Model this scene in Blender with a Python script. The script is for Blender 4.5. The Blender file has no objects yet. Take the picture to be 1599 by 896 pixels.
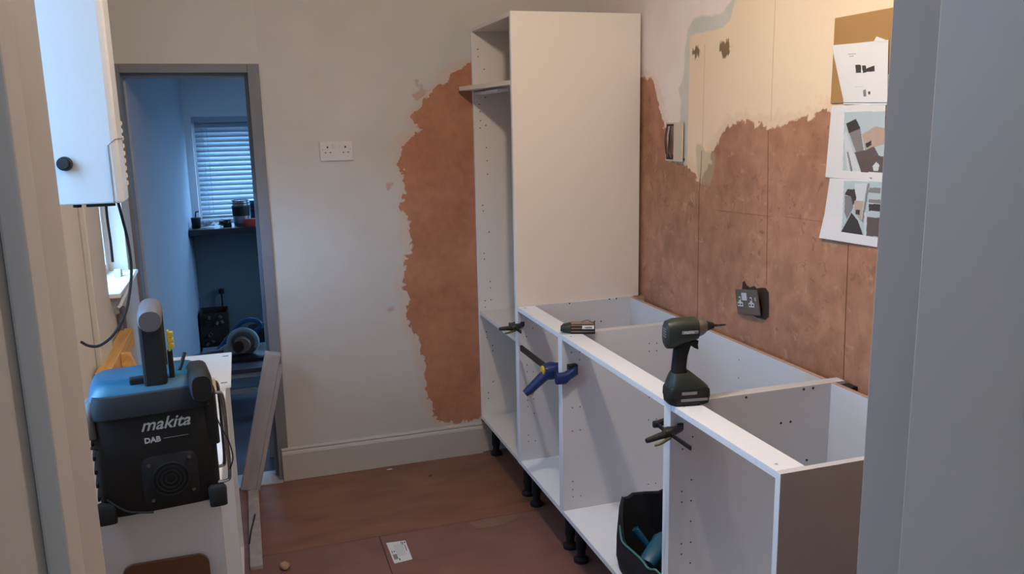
import bpy, bmesh, math, random
from mathutils import Vector, Matrix, Euler, noise
random.seed(7)
R = math.radians
S = bpy.context.scene
C = S.collection

# ------------------------------------------------------------------ camera
cd = bpy.data.cameras.new('camera'); cam = bpy.data.objects.new('camera', cd); C.objects.link(cam)
cam.location = (-1.0442, -3.8094, 1.6144)
cam.rotation_euler = (R(78.8927), R(1.1882), R(-17.9728))
cd.sensor_width = 36; cd.lens = 36 * 1298.67 / 1599; cd.clip_start = .01
S.camera = cam
# ------------------------------------------------------------------ world, lamps, exposure
S.view_settings.view_transform = 'Standard'; S.view_settings.look = 'None'
S.view_settings.exposure = 0.0; S.view_settings.gamma = 1; S.view_settings.use_curve_mapping = False
W = bpy.data.worlds.new('world'); S.world = W; W.use_nodes = True
bg = W.node_tree.nodes['Background']; bg.inputs[1].default_value = 23
_n = W.node_tree.nodes; _l = W.node_tree.links
_tc = _n.new('ShaderNodeTexCoord'); _sx = _n.new('ShaderNodeSeparateXYZ'); _cr = _n.new('ShaderNodeValToRGB')   # overcast dusk sky over dark ground
_mr = _n.new('ShaderNodeMapRange'); _mr.inputs[1].default_value = -1; _l.new(_tc.outputs['Generated'], _sx.inputs[0]); _l.new(_sx.outputs['Z'], _mr.inputs[0]); _l.new(_mr.outputs[0], _cr.inputs[0])
_e = _cr.color_ramp.elements; _e[0].position = .47; _e[0].color = (.022, .040, .066, 1); _e[1].position = .56; _e[1].color = (.30, .58, 1, 1)
_l.new(_cr.outputs[0], bg.inputs[0])

def lamp(name, kind, loc, energy, color, **kw):
    d = bpy.data.lights.new(name, kind); d.energy = energy; d.color = color
    o = bpy.data.objects.new(name, d); C.objects.link(o); o.location = loc
    for k, v in kw.items():
        if k == 'rot': o.rotation_euler = v
        elif k == 'portal': d.cycles.is_portal = v
        else: setattr(d, k, v)
    return o
lamp('ceiling_bulb_light', 'POINT', (-.43, -2.16, 2.31), 41, (1, .88, .75), shadow_soft_size=.035)
lamp('kitchen_window_portal', 'AREA', (-1.70, -.50, 1.31), 1, (1, 1, 1), shape='RECTANGLE', size=.6, size_y=.6, rot=(0, R(-90), 0), portal=True)
lamp('unseen_window_portal', 'AREA', (-1.70, -2.15, 1.70), 1, (1, 1, 1), shape='RECTANGLE', size=1.25, size_y=.4, rot=(0, R(-90), 0), portal=True)  # sky portal for the unseen window added in the left wall
lamp('added_far_window_portal', 'AREA', (1.40, 2.0, 1.50), 1, (1, 1, 1), shape='RECTANGLE', size=1.1, size_y=1.1, rot=(0, R(90), 0), portal=True)  # sky portal for the window added to brighten the far room
lamp('far_window_portal', 'AREA', (-.75, 3.30, 1.33), 1, (1, 1, 1), shape='RECTANGLE', size=1.3, size_y=.85, rot=(R(-90), 0, 0), portal=True)
lamp('hall_daylight', 'AREA', (-.75, -4.9, 1.85), 7, (.70, .83, 1), shape='RECTANGLE', size=.8, size_y=1.0, rot=(R(90), 0, 0))

# ------------------------------------------------------------------ materials
def lin(c):
    return tuple((v/12.92 if v <= .04045 else ((v+.055)/1.055)**2.4) for v in c)
def rgb(r, g, b): return lin((r/255, g/255, b/255)) + (1,)
def mat(name, col, rough=.5, metal=0, vary=0, scale=20, bump=0, bscale=None, trans=0, emit=None, coat=0):
    m = bpy.data.materials.new(name); m.use_nodes = True
    nt = m.node_tree; b = nt.nodes['Principled BSDF']
    b.inputs['Base Color'].default_value = col; b.inputs['Roughness'].default_value = rough
    b.inputs['Metallic'].default_value = metal
    if coat: b.inputs['Coat Weight'].default_value = coat
    if emit: b.inputs['Emission Color'].default_value = emit[0]; b.inputs['Emission Strength'].default_value = emit[1]
    tc = nt.nodes.new('ShaderNodeTexCoord')
    if vary:
        n = nt.nodes.new('ShaderNodeTexNoise'); n.inputs['Scale'].default_value = scale; n.inputs['Detail'].default_value = 6
        mx = nt.nodes.new('ShaderNodeMix'); mx.data_type = 'RGBA'
        mx.inputs[6].default_value = tuple(c*(1-vary) for c in col[:3])+(1,)
        mx.inputs[7].default_value = tuple(min(1, c*(1+vary)) for c in col[:3])+(1,)
        nt.links.new(tc.outputs['Object'], n.inputs['Vector']); nt.links.new(n.outputs['Fac'], mx.inputs[0])
        nt.links.new(mx.outputs[2], b.inputs['Base Color'])
    if bump:
        n2 = nt.nodes.new('ShaderNodeTexNoise'); n2.inputs['Scale'].default_value = bscale or scale; n2.inputs['Detail'].default_value = 4
        bp = nt.nodes.new('ShaderNodeBump'); bp.inputs['Strength'].default_value = bump; bp.inputs['Distance'].default_value = .002
        nt.links.new(tc.outputs['Object'], n2.inputs['Vector']); nt.links.new(n2.outputs['Fac'], bp.inputs['Height']); nt.links.new(bp.outputs[0], b.inputs['Normal'])
    return m
M = {}
M['white_board'] = mat('white_melamine_shaded', rgb(203, 203, 206), .38, vary=.015, scale=4)  # white board darkened, shade of the cabinet insides put into the colour
M['tall_board'] = mat('white_melamine_lit', rgb(228, 218, 208), .42, vary=.012, scale=4)  # same white board, lightened and warmed for the light on the tall unit
M['edge'] = mat('white_edging', rgb(236, 238, 242), .35, vary=.01, scale=6)
M['chip'] = mat('chipboard_edge', rgb(176, 148, 128), .8, vary=.15, scale=120)
M['paint'] = mat('white_emulsion', rgb(196, 191, 184), .7, vary=.03, scale=3, bump=.15, bscale=60)
M['gloss'] = mat('white_gloss_woodwork', rgb(186, 178, 170), .4, vary=.04, scale=8, bump=.1, bscale=30)
M['jamb'] = mat('door_jamb_paint', rgb(170, 163, 157), .5, vary=.02, scale=5, bump=.1, bscale=50)
M['primer'] = mat('grey_primer', rgb(118, 118, 124), .65, vary=.10, scale=14, bump=.2, bscale=40)
M['ceiling'] = mat('ceiling_paint', rgb(225, 220, 212), .8, vary=.02, scale=2)
M['far_wall'] = mat('far_room_paint_lit', rgb(232, 232, 234), .7, vary=.03, scale=3)  # same paint as the far room, lightened to stand in for light
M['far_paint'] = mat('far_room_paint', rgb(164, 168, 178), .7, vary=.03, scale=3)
M['far_floor'] = mat('far_room_floor', rgb(84, 78, 84), .6, vary=.2, scale=5)
M['boiler'] = mat('boiler_enamel', rgb(188, 186, 184), .3, vary=.01, scale=3)
M['black'] = mat('black_plastic', rgb(13, 14, 16), .7, vary=.15, scale=30)
M['black_soft'] = mat('black_rubber', rgb(13, 13, 15), .85, vary=.15, scale=30)
M['cable'] = mat('black_cable', rgb(16, 18, 26), .5, vary=.1, scale=30)
M['navy'] = mat('dark_teal_plastic', rgb(5, 10, 15), .8, vary=.1, scale=20)
M['teal'] = mat('teal_plastic', rgb(16, 78, 104), .4, vary=.08, scale=20)
M['grey_plastic'] = mat('grey_plastic', rgb(96, 92, 96), .5, vary=.1, scale=20)
M['steel'] = mat('brushed_steel', rgb(150, 148, 146), .35, 1, vary=.08, scale=60)
M['satin'] = mat('satin_steel_plate', rgb(128, 118, 112), .42, .8, vary=.06, scale=50)
M['print'] = mat('white_print', rgb(190, 195, 196), .6, vary=.02, scale=9)
M['white_pl'] = mat('white_plastic', rgb(208, 202, 200), .35, vary=.02, scale=9)
M['cream_pl'] = mat('cream_metal_plate', rgb(200, 186, 166), .5, vary=.03, scale=9)
M['dark'] = mat('dark_void', rgb(52, 38, 30), .9, vary=.3, scale=60)
M['hole'] = mat('drilled_hole', rgb(46, 40, 38), .9, vary=.1, scale=60)
M['hole_light'] = mat('filled_hole', rgb(176, 168, 160), .7, vary=.1, scale=60)
M['blue'] = mat('blue_clamp_plastic', rgb(24, 40, 96), .45, vary=.1, scale=30)
M['yellow'] = mat('yellow_plastic', rgb(205, 180, 45), .45, vary=.08, scale=30)
M['olive'] = mat('olive_plastic', rgb(74, 78, 36), .5, vary=.1, scale=30)
M['gunmetal'] = mat('dark_steel', rgb(58, 56, 56), .45, .7, vary=.15, scale=60)
M['darkgreen'] = mat('dark_green_plastic', rgb(34, 42, 38), .45, vary=.15, scale=30)
M['tan'] = mat('tan_plastic', rgb(140, 110, 94), .5, vary=.1, scale=30)
M['red'] = mat('red_plastic', rgb(200, 62, 48), .45, vary=.08, scale=30)
M['saw_grey'] = mat('saw_guard_grey', rgb(150, 165, 165), .45, vary=.08, scale=30)
M['saw_blue'] = mat('saw_blue', rgb(20, 78, 128), .45, vary=.08, scale=30)
M['green_label'] = mat('green_label', rgb(150, 175, 50), .5, vary=.08, scale=30)
M['maroon'] = mat('dark_purple_plastic', rgb(52, 36, 58), .5, vary=.1, scale=30)
M['counter'] = mat('dark_worktop', rgb(40, 40, 46), .4, vary=.2, scale=60)
M['paper'] = mat('printer_paper', rgb(222, 220, 220), .75, vary=.015, scale=9)
M['ink'] = mat('black_ink', rgb(58, 52, 54), .7, vary=.1, scale=60)
M['ink_grey'] = mat('grey_ink', rgb(128, 122, 124), .7, vary=.1, scale=60)
M['ink_pale'] = mat('pale_blue_ink', rgb(176, 192, 196), .7, vary=.05, scale=30)
M['ink_light'] = mat('light_ink', rgb(204, 206, 210), .7, vary=.03, scale=30)
M['ink_tan'] = mat('tan_ink', rgb(178, 156, 140), .7, vary=.08, scale=60)
M['ink_brown'] = mat('brown_ink', rgb(92, 80, 78), .7, vary=.1, scale=60)
M['ink_red'] = mat('red_ink', rgb(150, 60, 60), .7, vary=.1, scale=60)
M['boardbrown'] = mat('brown_hardboard', rgb(162, 124, 74), .7, vary=.06, scale=12)
M['darkboard'] = mat('dark_brown_hardboard', rgb(96, 64, 42), .7, vary=.12, scale=20)
M['wire'] = mat('copper_wires', rgb(120, 70, 60), .5, vary=.3, scale=80)
M['foil'] = mat('foil_tin', rgb(150, 150, 155), .35, .7, vary=.2, scale=40)
M['blind'] = mat('blind_slat', rgb(172, 178, 186), .5, vary=.02, scale=9)
M['crumb'] = mat('plaster_crumb', rgb(170, 140, 118), .9, vary=.2, scale=80)

def wood_mat(name, c1, c2, scale=(3, 30, 30), rough=.6):
    m = bpy.data.materials.new(name); m.use_nodes = True; nt = m.node_tree; b = nt.nodes['Principled BSDF']
    tc = nt.nodes.new('ShaderNodeTexCoord'); mp = nt.nodes.new('ShaderNodeMapping'); mp.inputs['Scale'].default_value = scale
    n = nt.nodes.new('ShaderNodeTexNoise'); n.inputs['Scale'].default_value = 1.5; n.inputs['Detail'].default_value = 8; n.inputs['Distortion'].default_value = .6
    cr = nt.nodes.new('ShaderNodeValToRGB'); cr.color_ramp.elements[0].position = .3; cr.color_ramp.elements[1].position = .7
    cr.color_ramp.elements[0].color = c1; cr.color_ramp.elements[1].color = c2
    nt.links.new(tc.outputs['Object'], mp.inputs[0]); nt.links.new(mp.outputs[0], n.inputs['Vector']); nt.links.new(n.outputs['Fac'], cr.inputs[0])
    nt.links.new(cr.outputs[0], b.inputs['Base Color']); b.inputs['Roughness'].default_value = rough
    return m
M['pine'] = wood_mat('pine_timber', rgb(196, 146, 84), rgb(222, 178, 112), (40, 3, 40))
M['ply'] = wood_mat('floor_ply', rgb(112, 76, 60), rgb(138, 94, 74), (2.2, 7, 7), .5)
M['ply2'] = wood_mat('floor_hardboard', rgb(116, 80, 72), rgb(130, 92, 82), (3, 4, 4), .55)
M['plank'] = wood_mat('whitewashed_board', rgb(150, 144, 148), rgb(180, 170, 168), (14, 14, 2), .6)

def glass():
    m = bpy.data.materials.new('window_glass'); m.use_nodes = True; nt = m.node_tree; nt.nodes.clear()
    o = nt.nodes.new('ShaderNodeOutputMaterial'); t = nt.nodes.new('ShaderNodeBsdfTransparent'); g = nt.nodes.new('ShaderNodeBsdfGlossy'); mx = nt.nodes.new('ShaderNodeMixShader')
    t.inputs[0].default_value = (.93, .96, .96, 1); g.inputs['Roughness'].default_value = .03; mx.inputs[0].default_value = .06
    nt.links.new(t.outputs[0], mx.inputs[1]); nt.links.new(g.outputs[0], mx.inputs[2]); nt.links.new(mx.outputs[0], o.inputs[0]); return m
M['glass'] = glass()

# ------------------------------------------------------------------ helpers
def link(o, parent=None):
    C.objects.link(o)
    if parent is not None:
        o.parent = parent
        if not parent.get('_local'): o.matrix_parent_inverse = Matrix.Translation(-Vector(parent.location))
    return o
class MB:
    def __init__(s): s.bm = bmesh.new()
    def box(s, a, b, rot=None, c=None):
        a, b = Vector(a), Vector(b)
        r = bmesh.ops.create_cube(s.bm, size=1)
        ce = (a+b)/2; d = b-a
        for v in r['verts']:
            v.co = Vector((v.co.x*d.x, v.co.y*d.y, v.co.z*d.z))
            if rot is not None: v.co = rot @ v.co
            v.co += ce
        return s
    def prism(s, pts, axis, a0, a1):
        """extrude a 2-D outline along axis between a0 and a1"""
        def P(u, v, w):
            return {0: (w, u, v), 1: (u, w, v), 2: (u, v, w)}[axis]
        lo = [s.bm.verts.new(P(u, v, a0)) for u, v in pts]; hi = [s.bm.verts.new(P(u, v, a1)) for u, v in pts]
        n = len(pts)
        s.bm.faces.new(lo); s.bm.faces.new(hi[::-1])
        for i in range(n): s.bm.faces.new((lo[i], hi[i], hi[(i+1) % n], lo[(i+1) % n]))
        return s
    def tube(s, pts, r, n=8, smooth=True, caps=True):
        pts = [Vector(p) for p in pts]
        if smooth and len(pts) > 2:
            q = []
            for i in range(len(pts)-1):
                p0, p1, p2, p3 = pts[max(i-1, 0)], pts[i], pts[i+1], pts[min(i+2, len(pts)-1)]
                for k in range(5):
                    t = k/5
                    q.append(.5*((2*p1)+(-p0+p2)*t+(2*p0-5*p1+4*p2-p3)*t*t+(-p0+3*p1-3*p2+p3)*t**3))
            q.append(pts[-1]); pts = q
        rr = r if isinstance(r, (list, tuple)) else None
        rings = []; up = None
        for i, p in enumerate(pts):
            d = (pts[min(i+1, len(pts)-1)]-pts[max(i-1, 0)]).normalized()
            if up is None: up = Vector((0, 0, 1)) if abs(d.z) < .9 else Vector((1, 0, 0))
            sd = d.cross(up).normalized(); up = sd.cross(d).normalized()
            if rr: f = i/(len(pts)-1)*(len(rr)-1); k = min(int(f), len(rr)-2); ra = rr[k]+(rr[k+1]-rr[k])*(f-k)
            else: ra = r
            rings.append([s.bm.verts.new(p+ra*(math.cos(2*math.pi*j/n)*sd+math.sin(2*math.pi*j/n)*up)) for j in range(n)])
        for a, b in zip(rings, rings[1:]):
            for j in range(n): s.bm.faces.new((a[j], a[(j+1) % n], b[(j+1) % n], b[j]))
        if caps: s.bm.faces.new(rings[0][::-1]); s.bm.faces.new(rings[-1])
        return s
    def loft(s, secs, n=20, e=2.0, axis=2):
        """secs: (pos along axis, cu, cv, hu, hv) superellipse rings"""
        rings = []
        for w, cu, cv, hu, hv in secs:
            ring = []
            for j in range(n):
                a = 2*math.pi*j/n; ca, sa = math.cos(a), math.sin(a)
                u = cu+hu*math.copysign(abs(ca)**(2/e), ca); v = cv+hv*math.copysign(abs(sa)**(2/e), sa)
                ring.append(s.bm.verts.new({0: (w, u, v), 1: (u, w, v), 2: (u, v, w)}[axis]))
            rings.append(ring)
        for a, b in zip(rings, rings[1:]):
            for j in range(n): s.bm.faces.new((a[j], a[(j+1) % n], b[(j+1) % n], b[j]))
        s.bm.faces.new(rings[0][::-1]); s.bm.faces.new(rings[-1])
        return s
    def disc(s, c, r, axis, h=.0012, n=10, sx=1):
        x, y, z = c
        pts = [(r*sx*math.cos(2*math.pi*k/n), r*math.sin(2*math.pi*k/n)) for k in range(n)]
        if axis == 0: s.prism([(y+a, z+b) for a, b in pts], 0, x-h, x+h)
        elif axis == 1: s.prism([(x+a, z+b) for a, b in pts], 1, y-h, y+h)
        else: s.prism([(x+a, y+b) for a, b in pts], 2, z-h, z+h)
        return s
    def build(s, name, m, parent=None, bevel=0, smooth=False, kind=None, seg=2):
        bmesh.ops.recalc_face_normals(s.bm, faces=s.bm.faces)
        me = bpy.data.meshes.new(name); s.bm.to_mesh(me); s.bm.free()
        me.materials.append(m)
        if smooth:
            for p in me.polygons: p.use_smooth = True
            try: me.set_sharp_from_angle(angle=R(40))
            except Exception: pass
        o = bpy.data.objects.new(name, me); link(o, parent)
        if bevel:
            b = o.modifiers.new('bevel', 'BEVEL'); b.width = bevel; b.segments = seg; b.limit_method = 'ANGLE'; b.angle_limit = R(40)
        if kind: o['kind'] = kind
        return o
def box(name, a, b, m, parent=None, bevel=.0008, kind=None):
    return MB().box(a, b).build(name, m, parent, bevel, kind=kind)
def tag(o, label, cat, group=None):
    o['label'] = label; o['category'] = cat
    if group: o['group'] = group
    return o
def empty(name, loc, label, cat, group=None, rz=None, rot=None):
    o = bpy.data.objects.new(name, None); o.empty_display_size = .05; o.location = loc
    if rz is not None or rot is not None:
        o.rotation_euler = rot if rot is not None else (0, 0, rz); o['_local'] = 1
    C.objects.link(o); return tag(o, label, cat, group)
def local(name, loc, label, cat, rz=0, rot=None, group=None): return empty(name, loc, label, cat, group, rz=rz, rot=rot)
def text(name, body, size, m, parent, mw, shear=.0, bold=0, ext=.0006):
    cu = bpy.data.curves.new(name, 'FONT'); cu.body = body; cu.size = size; cu.shear = shear; cu.offset = bold; cu.extrude = ext; cu.align_x = 'CENTER'; cu.resolution_u = 3
    t = bpy.data.objects.new(name, cu); C.objects.link(t)
    dg = bpy.context.evaluated_depsgraph_get(); me = bpy.data.meshes.new_from_object(t.evaluated_get(dg))
    C.objects.unlink(t); bpy.data.objects.remove(t)
    me.materials.clear(); me.materials.append(m); me.transform(mw)
    o = bpy.data.objects.new(name, me); return link(o, parent)
def XZ(loc, rz=0):  # text on a plane facing -Y
    return Matrix.Translation(loc) @ Matrix.Rotation(rz, 4, 'Z') @ Matrix.Rotation(R(90), 4, 'X')

# ------------------------------------------------------------------ patchy walls
def sdf(p, poly):
    x, y = p; d = 1e9; inside = False; n = len(poly)
    for i in range(n):
        ax, ay = poly[i]; bx, by = poly[(i+1) % n]
        ex, ey = bx-ax, by-ay; wx, wy = x-ax, y-ay
        t = max(0, min(1, (wx*ex+wy*ey)/(ex*ex+ey*ey+1e-12)))
        dx, dy = wx-ex*t, wy-ey*t; d = min(d, dx*dx+dy*dy)
        if (ay > y) != (by > y) and x < (bx-ax)*(y-ay)/(by-ay)+ax: inside = not inside
    d = math.sqrt(d); return d if inside else -d
def wall_grid(name, u0, u1, v0, v1, step, tomap, sdfs, m):
    """finely divided wall skin whose vertices store the distance to each patch outline"""
    nu = int((u1-u0)/step)+1; nv = int((v1-v0)/step)+1
    vs = []; uv = []
    for j in range(nv+1):
        for i in range(nu+1):
            u = u0+(u1-u0)*i/nu; v = v0+(v1-v0)*j/nv; vs.append(tomap(u, v)); uv.append((u, v))
    fs = [(j*(nu+1)+i, j*(nu+1)+i+1, (j+1)*(nu+1)+i+1, (j+1)*(nu+1)+i) for j in range(nv) for i in range(nu)]
    me = bpy.data.meshes.new(name); me.from_pydata(vs, [], fs)
    for k, poly in sdfs.items():
        polys = poly if isinstance(poly[0][0], (list, tuple)) else [poly]
        at = me.attributes.new(k, 'FLOAT', 'POINT')
        at.data.foreach_set('value', [max(sdf(p, q) for q in polys) for p in uv])
    me.materials.append(m); me.update()
    o = bpy.data.objects.new(name, me); return o
class NT:
    def __init__(s, name, rough=.75):
        s.m = bpy.data.materials.new(name); s.m.use_nodes = True; s.nt = s.m.node_tree; s.b = s.nt.nodes['Principled BSDF']; s.b.inputs['Roughness'].default_value = rough
        s.tc = s.nt.nodes.new('ShaderNodeTexCoord').outputs['Object']
    def noise(s, scale, detail=4, dist=0, vec=None):
        n = s.nt.nodes.new('ShaderNodeTexNoise'); n.inputs['Scale'].default_value = scale; n.inputs['Detail'].default_value = detail; n.inputs['Distortion'].default_value = dist
        s.nt.links.new(vec or s.tc, n.inputs['Vector']); return n.outputs['Fac']
    def mapped(s, sc):
        n = s.nt.nodes.new('ShaderNodeMapping'); n.inputs['Scale'].default_value = sc; s.nt.links.new(s.tc, n.inputs[0]); return n.outputs[0]
    def math(s, op, a, b=None, c=None):
        n = s.nt.nodes.new('ShaderNodeMath'); n.operation = op
        for i, v in enumerate((a, b, c)):
            if v is None: continue
            if isinstance(v, (int, float)): n.inputs[i].default_value = v
            else: s.nt.links.new(v, n.inputs[i])
        return n.outputs[0]
    def attr(s, k):
        n = s.nt.nodes.new('ShaderNodeAttribute'); n.attribute_name = k; return n.outputs['Fac']
    def mask(s, d, parts, soft=.004):
        for f, amp in parts: d = s.math('ADD', d, s.math('MULTIPLY', s.math('SUBTRACT', f, .5), amp))
        n = s.nt.nodes.new('ShaderNodeMapRange'); n.inputs[1].default_value = -soft; n.inputs[2].default_value = soft; s.nt.links.new(d, n.inputs[0]); return n.outputs[0]
    def mix(s, f, a, b):
        n = s.nt.nodes.new('ShaderNodeMix'); n.data_type = 'RGBA'
        for i, v in ((0, f), (6, a), (7, b)):
            if isinstance(v, (int, float, tuple)): n.inputs[i].default_value = v
            else: s.nt.links.new(v, n.inputs[i])
        return n.outputs[2]
    def ramp(s, f, c1, c2, p1=.3, p2=.7):
        n = s.nt.nodes.new('ShaderNodeValToRGB'); e = n.color_ramp.elements; e[0].position = p1; e[0].color = c1; e[1].position = p2; e[1].color = c2
        s.nt.links.new(f, n.inputs[0]); return n.outputs[0]
    def done(s, col, height=None, dist=.003, strength=.5):
        s.nt.links.new(col, s.b.inputs['Base Color'])
        if height is not None:
            bp = s.nt.nodes.new('ShaderNodeBump'); bp.inputs['Strength'].default_value = strength; bp.inputs['Distance'].default_value = dist
            s.nt.links.new(height, bp.inputs['Height']); s.nt.links.new(bp.outputs[0], s.b.inputs['Normal'])
        return s.m
def plaster(n, warm=1.0):
    v = n.mapped((1, 1.1, .95))
    a = n.ramp(n.noise(4, 5, .3, v), rgb(148, 104, 78), rgb(176, 128, 100), .36, .64)
    c = n.mix(.45, a, n.ramp(n.noise(16, 7, .5, v), rgb(136, 92, 72), rgb(182, 134, 106), .34, .66))
    scr = n.mask(n.math('SUBTRACT', n.noise(34, 9, 1.2, v), .625), [], .03)
    reg = n.mask(n.math('SUBTRACT', n.noise(5, 2), .5), [], .12)
    c = n.mix(n.math('MULTIPLY', n.math('MULTIPLY', scr, reg), .55), c, rgb(112, 68, 56))
    worn = n.mask(n.math('SUBTRACT', n.noise(19, 8, .8), .66), [], .04)
    return n.mix(n.math('MULTIPLY', worn, .45), c, rgb(190, 156, 128))

# back wall ---------------------------------------------------------
XR, XL = .575, -1.50
patch_b = [(0.0756, 1.9212), (-0.002, 1.8868), (-0.0636, 1.8584), (-0.1406, 1.8074), (-0.1967, 1.7453), (-0.2493, 1.6947), (-0.2956, 1.647), (-0.2532, 1.6032), (-0.3244, 1.533), (-0.335, 1.4321), (-0.3086, 1.3581), (-0.3344, 1.3152), (-0.3523, 1.2512), (-0.3166, 1.181), (-0.3262, 1.1007), (-0.324, 1.016), (-0.3749, 0.898), (-0.3519, 0.8039), (-0.3622, 0.7118), (-0.2957, 0.6112), (-0.2712, 0.4491), (-0.2558, 0.2851), (-0.218, 0.1881), (0.0268, 0.162)]
patch_b2 = [[(-0.4242, 1.3542), (-0.409, 1.3652), (-0.395, 1.35), (-0.4111, 1.3215)], [(-0.3912, 1.3674), (-0.3793, 1.3698), (-0.3778, 1.3405), (-0.3896, 1.341)], [(-0.4625, 0.7735), (-0.4193, 0.7912), (-0.3897, 0.7763), (-0.4272, 0.7549)], [(-0.2912, 1.7463), (-0.2309, 1.7797), (-0.1959, 1.7652), (-0.2628, 1.7233)],[(-0.2733, 1.8193), (-0.2525, 1.8249), (-0.2247, 1.7853), (-0.2458, 1.7741)]]
n = NT('back_wall_paint_and_plaster')
d = n.attr('bare'); mB = n.mask(d, [(n.noise(7, 3), .11), (n.noise(24, 5, .8), .07), (n.noise(70, 3, .5), .02)], .0025)
mE = n.mask(n.math('ADD', d, .035), [(n.noise(6, 3), .12), (n.noise(30, 5, 1), .09)], .012)
white = n.ramp(n.noise(2.5, 3), rgb(190, 184, 177), rgb(200, 195, 190))
col = n.mix(n.math('MULTIPLY', mE, .55), white, rgb(206, 176, 158))
col = n.mix(mB, col, n.mix(.5, n.ramp(n.noise(3.5, 6, .3), rgb(158, 100, 72), rgb(190, 132, 98), .35, .66), n.ramp(n.noise(22, 6, .4), rgb(160, 104, 78), rgb(184, 126, 96), .35, .66)))
mS = n.mask(n.attr('spots'), [(n.noise(40, 3), .012)], .003); col = n.mix(n.math('MULTIPLY', mS, .7), col, rgb(178, 142, 122))
h = n.math('SUBTRACT', n.math('MULTIPLY', n.noise(40, 5), .35), n.math('MULTIPLY', mB, .6))
M['wall_back'] = n.done(col, h, .002, .5)
DZ, DX0, DX1 = 1.886, -1.50, -.937   # doorway opening in the back wall
wb = wall_grid('wall_back', DX1, .62, 0, 2.45, .022, lambda u, v: (u, 0, v), {'bare': patch_b, 'spots': patch_b2}, M['wall_back'])
link(wb); wb['kind'] = 'structure'
MB().box((DX1, .002, 0), (.62, .10, 2.45)).build('wall_core', M['paint'], wb)
MB().box((DX0-.12, .0, DZ), (DX1, .10, 2.45)).build('wall_above_door', M['paint'], wb)
# right wall ---------------------------------------------------------
pl_top = [(-0.57, 1.8003), (-0.6169, 1.7925), (-0.6628, 1.7797), (-0.714, 1.7317), (-0.7433, 1.6603), (-0.7875, 1.6144), (-0.8137, 1.4539), (-0.9167, 1.4429), (-0.9951, 1.4316), (-1.0631, 1.3731), (-1.1237, 1.428), (-1.1463, 1.5023), (-1.1865, 1.5526), (-1.2584, 1.588), (-1.3542, 1.6046), (-1.4099, 1.5959), (-1.5152, 1.5833), (-1.5538, 1.599), (-1.6418, 1.6059), (-1.6766, 1.6243), (-1.7143, 1.6292), (-1.7562, 1.6374), (-1.799, 1.6186)]
bare_r = [(-.45, 1.80)] + pl_top + [(-3.2, 1.60), (-3.2, 0), (.1, 0), (.1, 1.80)]
cream_l = [(-1.2701, 2.086), (-1.2669, 2.0051), (-1.243, 1.9462), (-1.2004, 1.9259), (-1.1091, 1.923), (-1.0302, 1.9224), (-0.9708, 1.9195), (-0.972, 1.7721), (-0.9738, 1.6078), (-0.966, 1.44)]
blue_r = [(.1, 2.5)] + [(cream_l[0][0], 2.5)] + cream_l + [(.1, 1.3)]
white_l = [(-1.2624, 2.0873), (-1.2475, 2.0078), (-1.1978, 1.9769), (-1.1237, 1.9734), (-0.9913, 1.9829), (-0.9514, 1.9352), (-0.932, 1.8212), (-0.9245, 1.763), (-0.8914, 1.729), (-0.9179, 1.6802), (-0.9062, 1.5963), (-0.8951, 1.4864)]
white_r = [(.1, 2.5)] + [(white_l[0][0], 2.5)] + white_l + [(.1, 1.3)]
grey_r = [(-1.0288, 1.5278), (-1.0881, 1.5264), (-1.0893, 1.4986), (-1.1723, 1.4984), (-1.1664, 1.4437), (-1.1351, 1.373), (-1.0529, 1.3962)]
hole_r = [[(-1.0005, 1.8711), (-1.0319, 1.8819), (-1.0464, 1.8581), (-1.0427, 1.8404), (-1.0252, 1.8282), (-0.997, 1.8441)], [(-1.1708, 1.8648), (-1.1949, 1.8755), (-1.235, 1.8759), (-1.2483, 1.8494), (-1.2377, 1.825), (-1.2145, 1.8097), (-1.198, 1.8152), (-1.1885, 1.8418)]]
n = NT('right_wall_paint_and_plaster')
nf = n.noise(45, 5, .6); nm = n.noise(11, 4)
mP = n.mask(n.attr('bare'), [(nm, .06), (n.noise(24, 5, .8), .06), (nf, .02)], .003)
mBl = n.mask(n.attr('blue'), [(nm, .010), (nf, .004)], .003)
mW = n.mask(n.attr('white'), [(nm, .03), (nf, .008)], .005)
mG = n.mask(n.attr('grey'), [(nm, .015)], .006)
mH = n.mask(n.attr('damage'), [(nf, .022), (n.noise(26, 4, 0, n.mapped((1, 2.5, .6))), .05)], .003)
cream = n.ramp(n.noise(3, 4), rgb(230, 206, 176), rgb(235, 213, 184))
blue = n.ramp(n.noise(20, 4), rgb(196, 196, 188), rgb(208, 204, 194))
wh = n.ramp(n.noise(8, 5), rgb(232, 216, 208), rgb(236, 225, 219))
col = n.mix(mBl, cream, blue); col = n.mix(mW, col, wh)
pk = n.mask(n.math('ADD', n.attr('bare'), .03), [(nm, .10), (n.noise(30, 5, 1), .08)], .012)
col = n.mix(n.math('MULTIPLY', pk, .35), col, rgb(214, 178, 148))
col = n.mix(mP, col, plaster(n)); col = n.mix(n.math('MULTIPLY', mG, .55), col, rgb(170, 158, 132))
col = n.mix(n.math('MULTIPLY', mH, .9), col, rgb(112, 84, 58))
h = n.math('SUBTRACT', n.math('MULTIPLY', n.noise(30, 6), .4), n.math('MULTIPLY', mP, .5))
M['wall_right'] = n.done(col, n.math('SUBTRACT', h, mH), .003, .45)
wr = wall_grid('wall_right', -3.1, .0, 0, 2.45, .022, lambda u, v: (XR, u, v), {'bare': bare_r, 'blue': blue_r, 'white': white_r, 'grey': grey_r, 'damage': hole_r}, M['wall_right'])
link(wr); wr['kind'] = 'structure'
MB().box((XR+.002, -3.1, 0), (XR+.10, 0, 2.45)).build('wall_core', M['paint'], wr)
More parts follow.
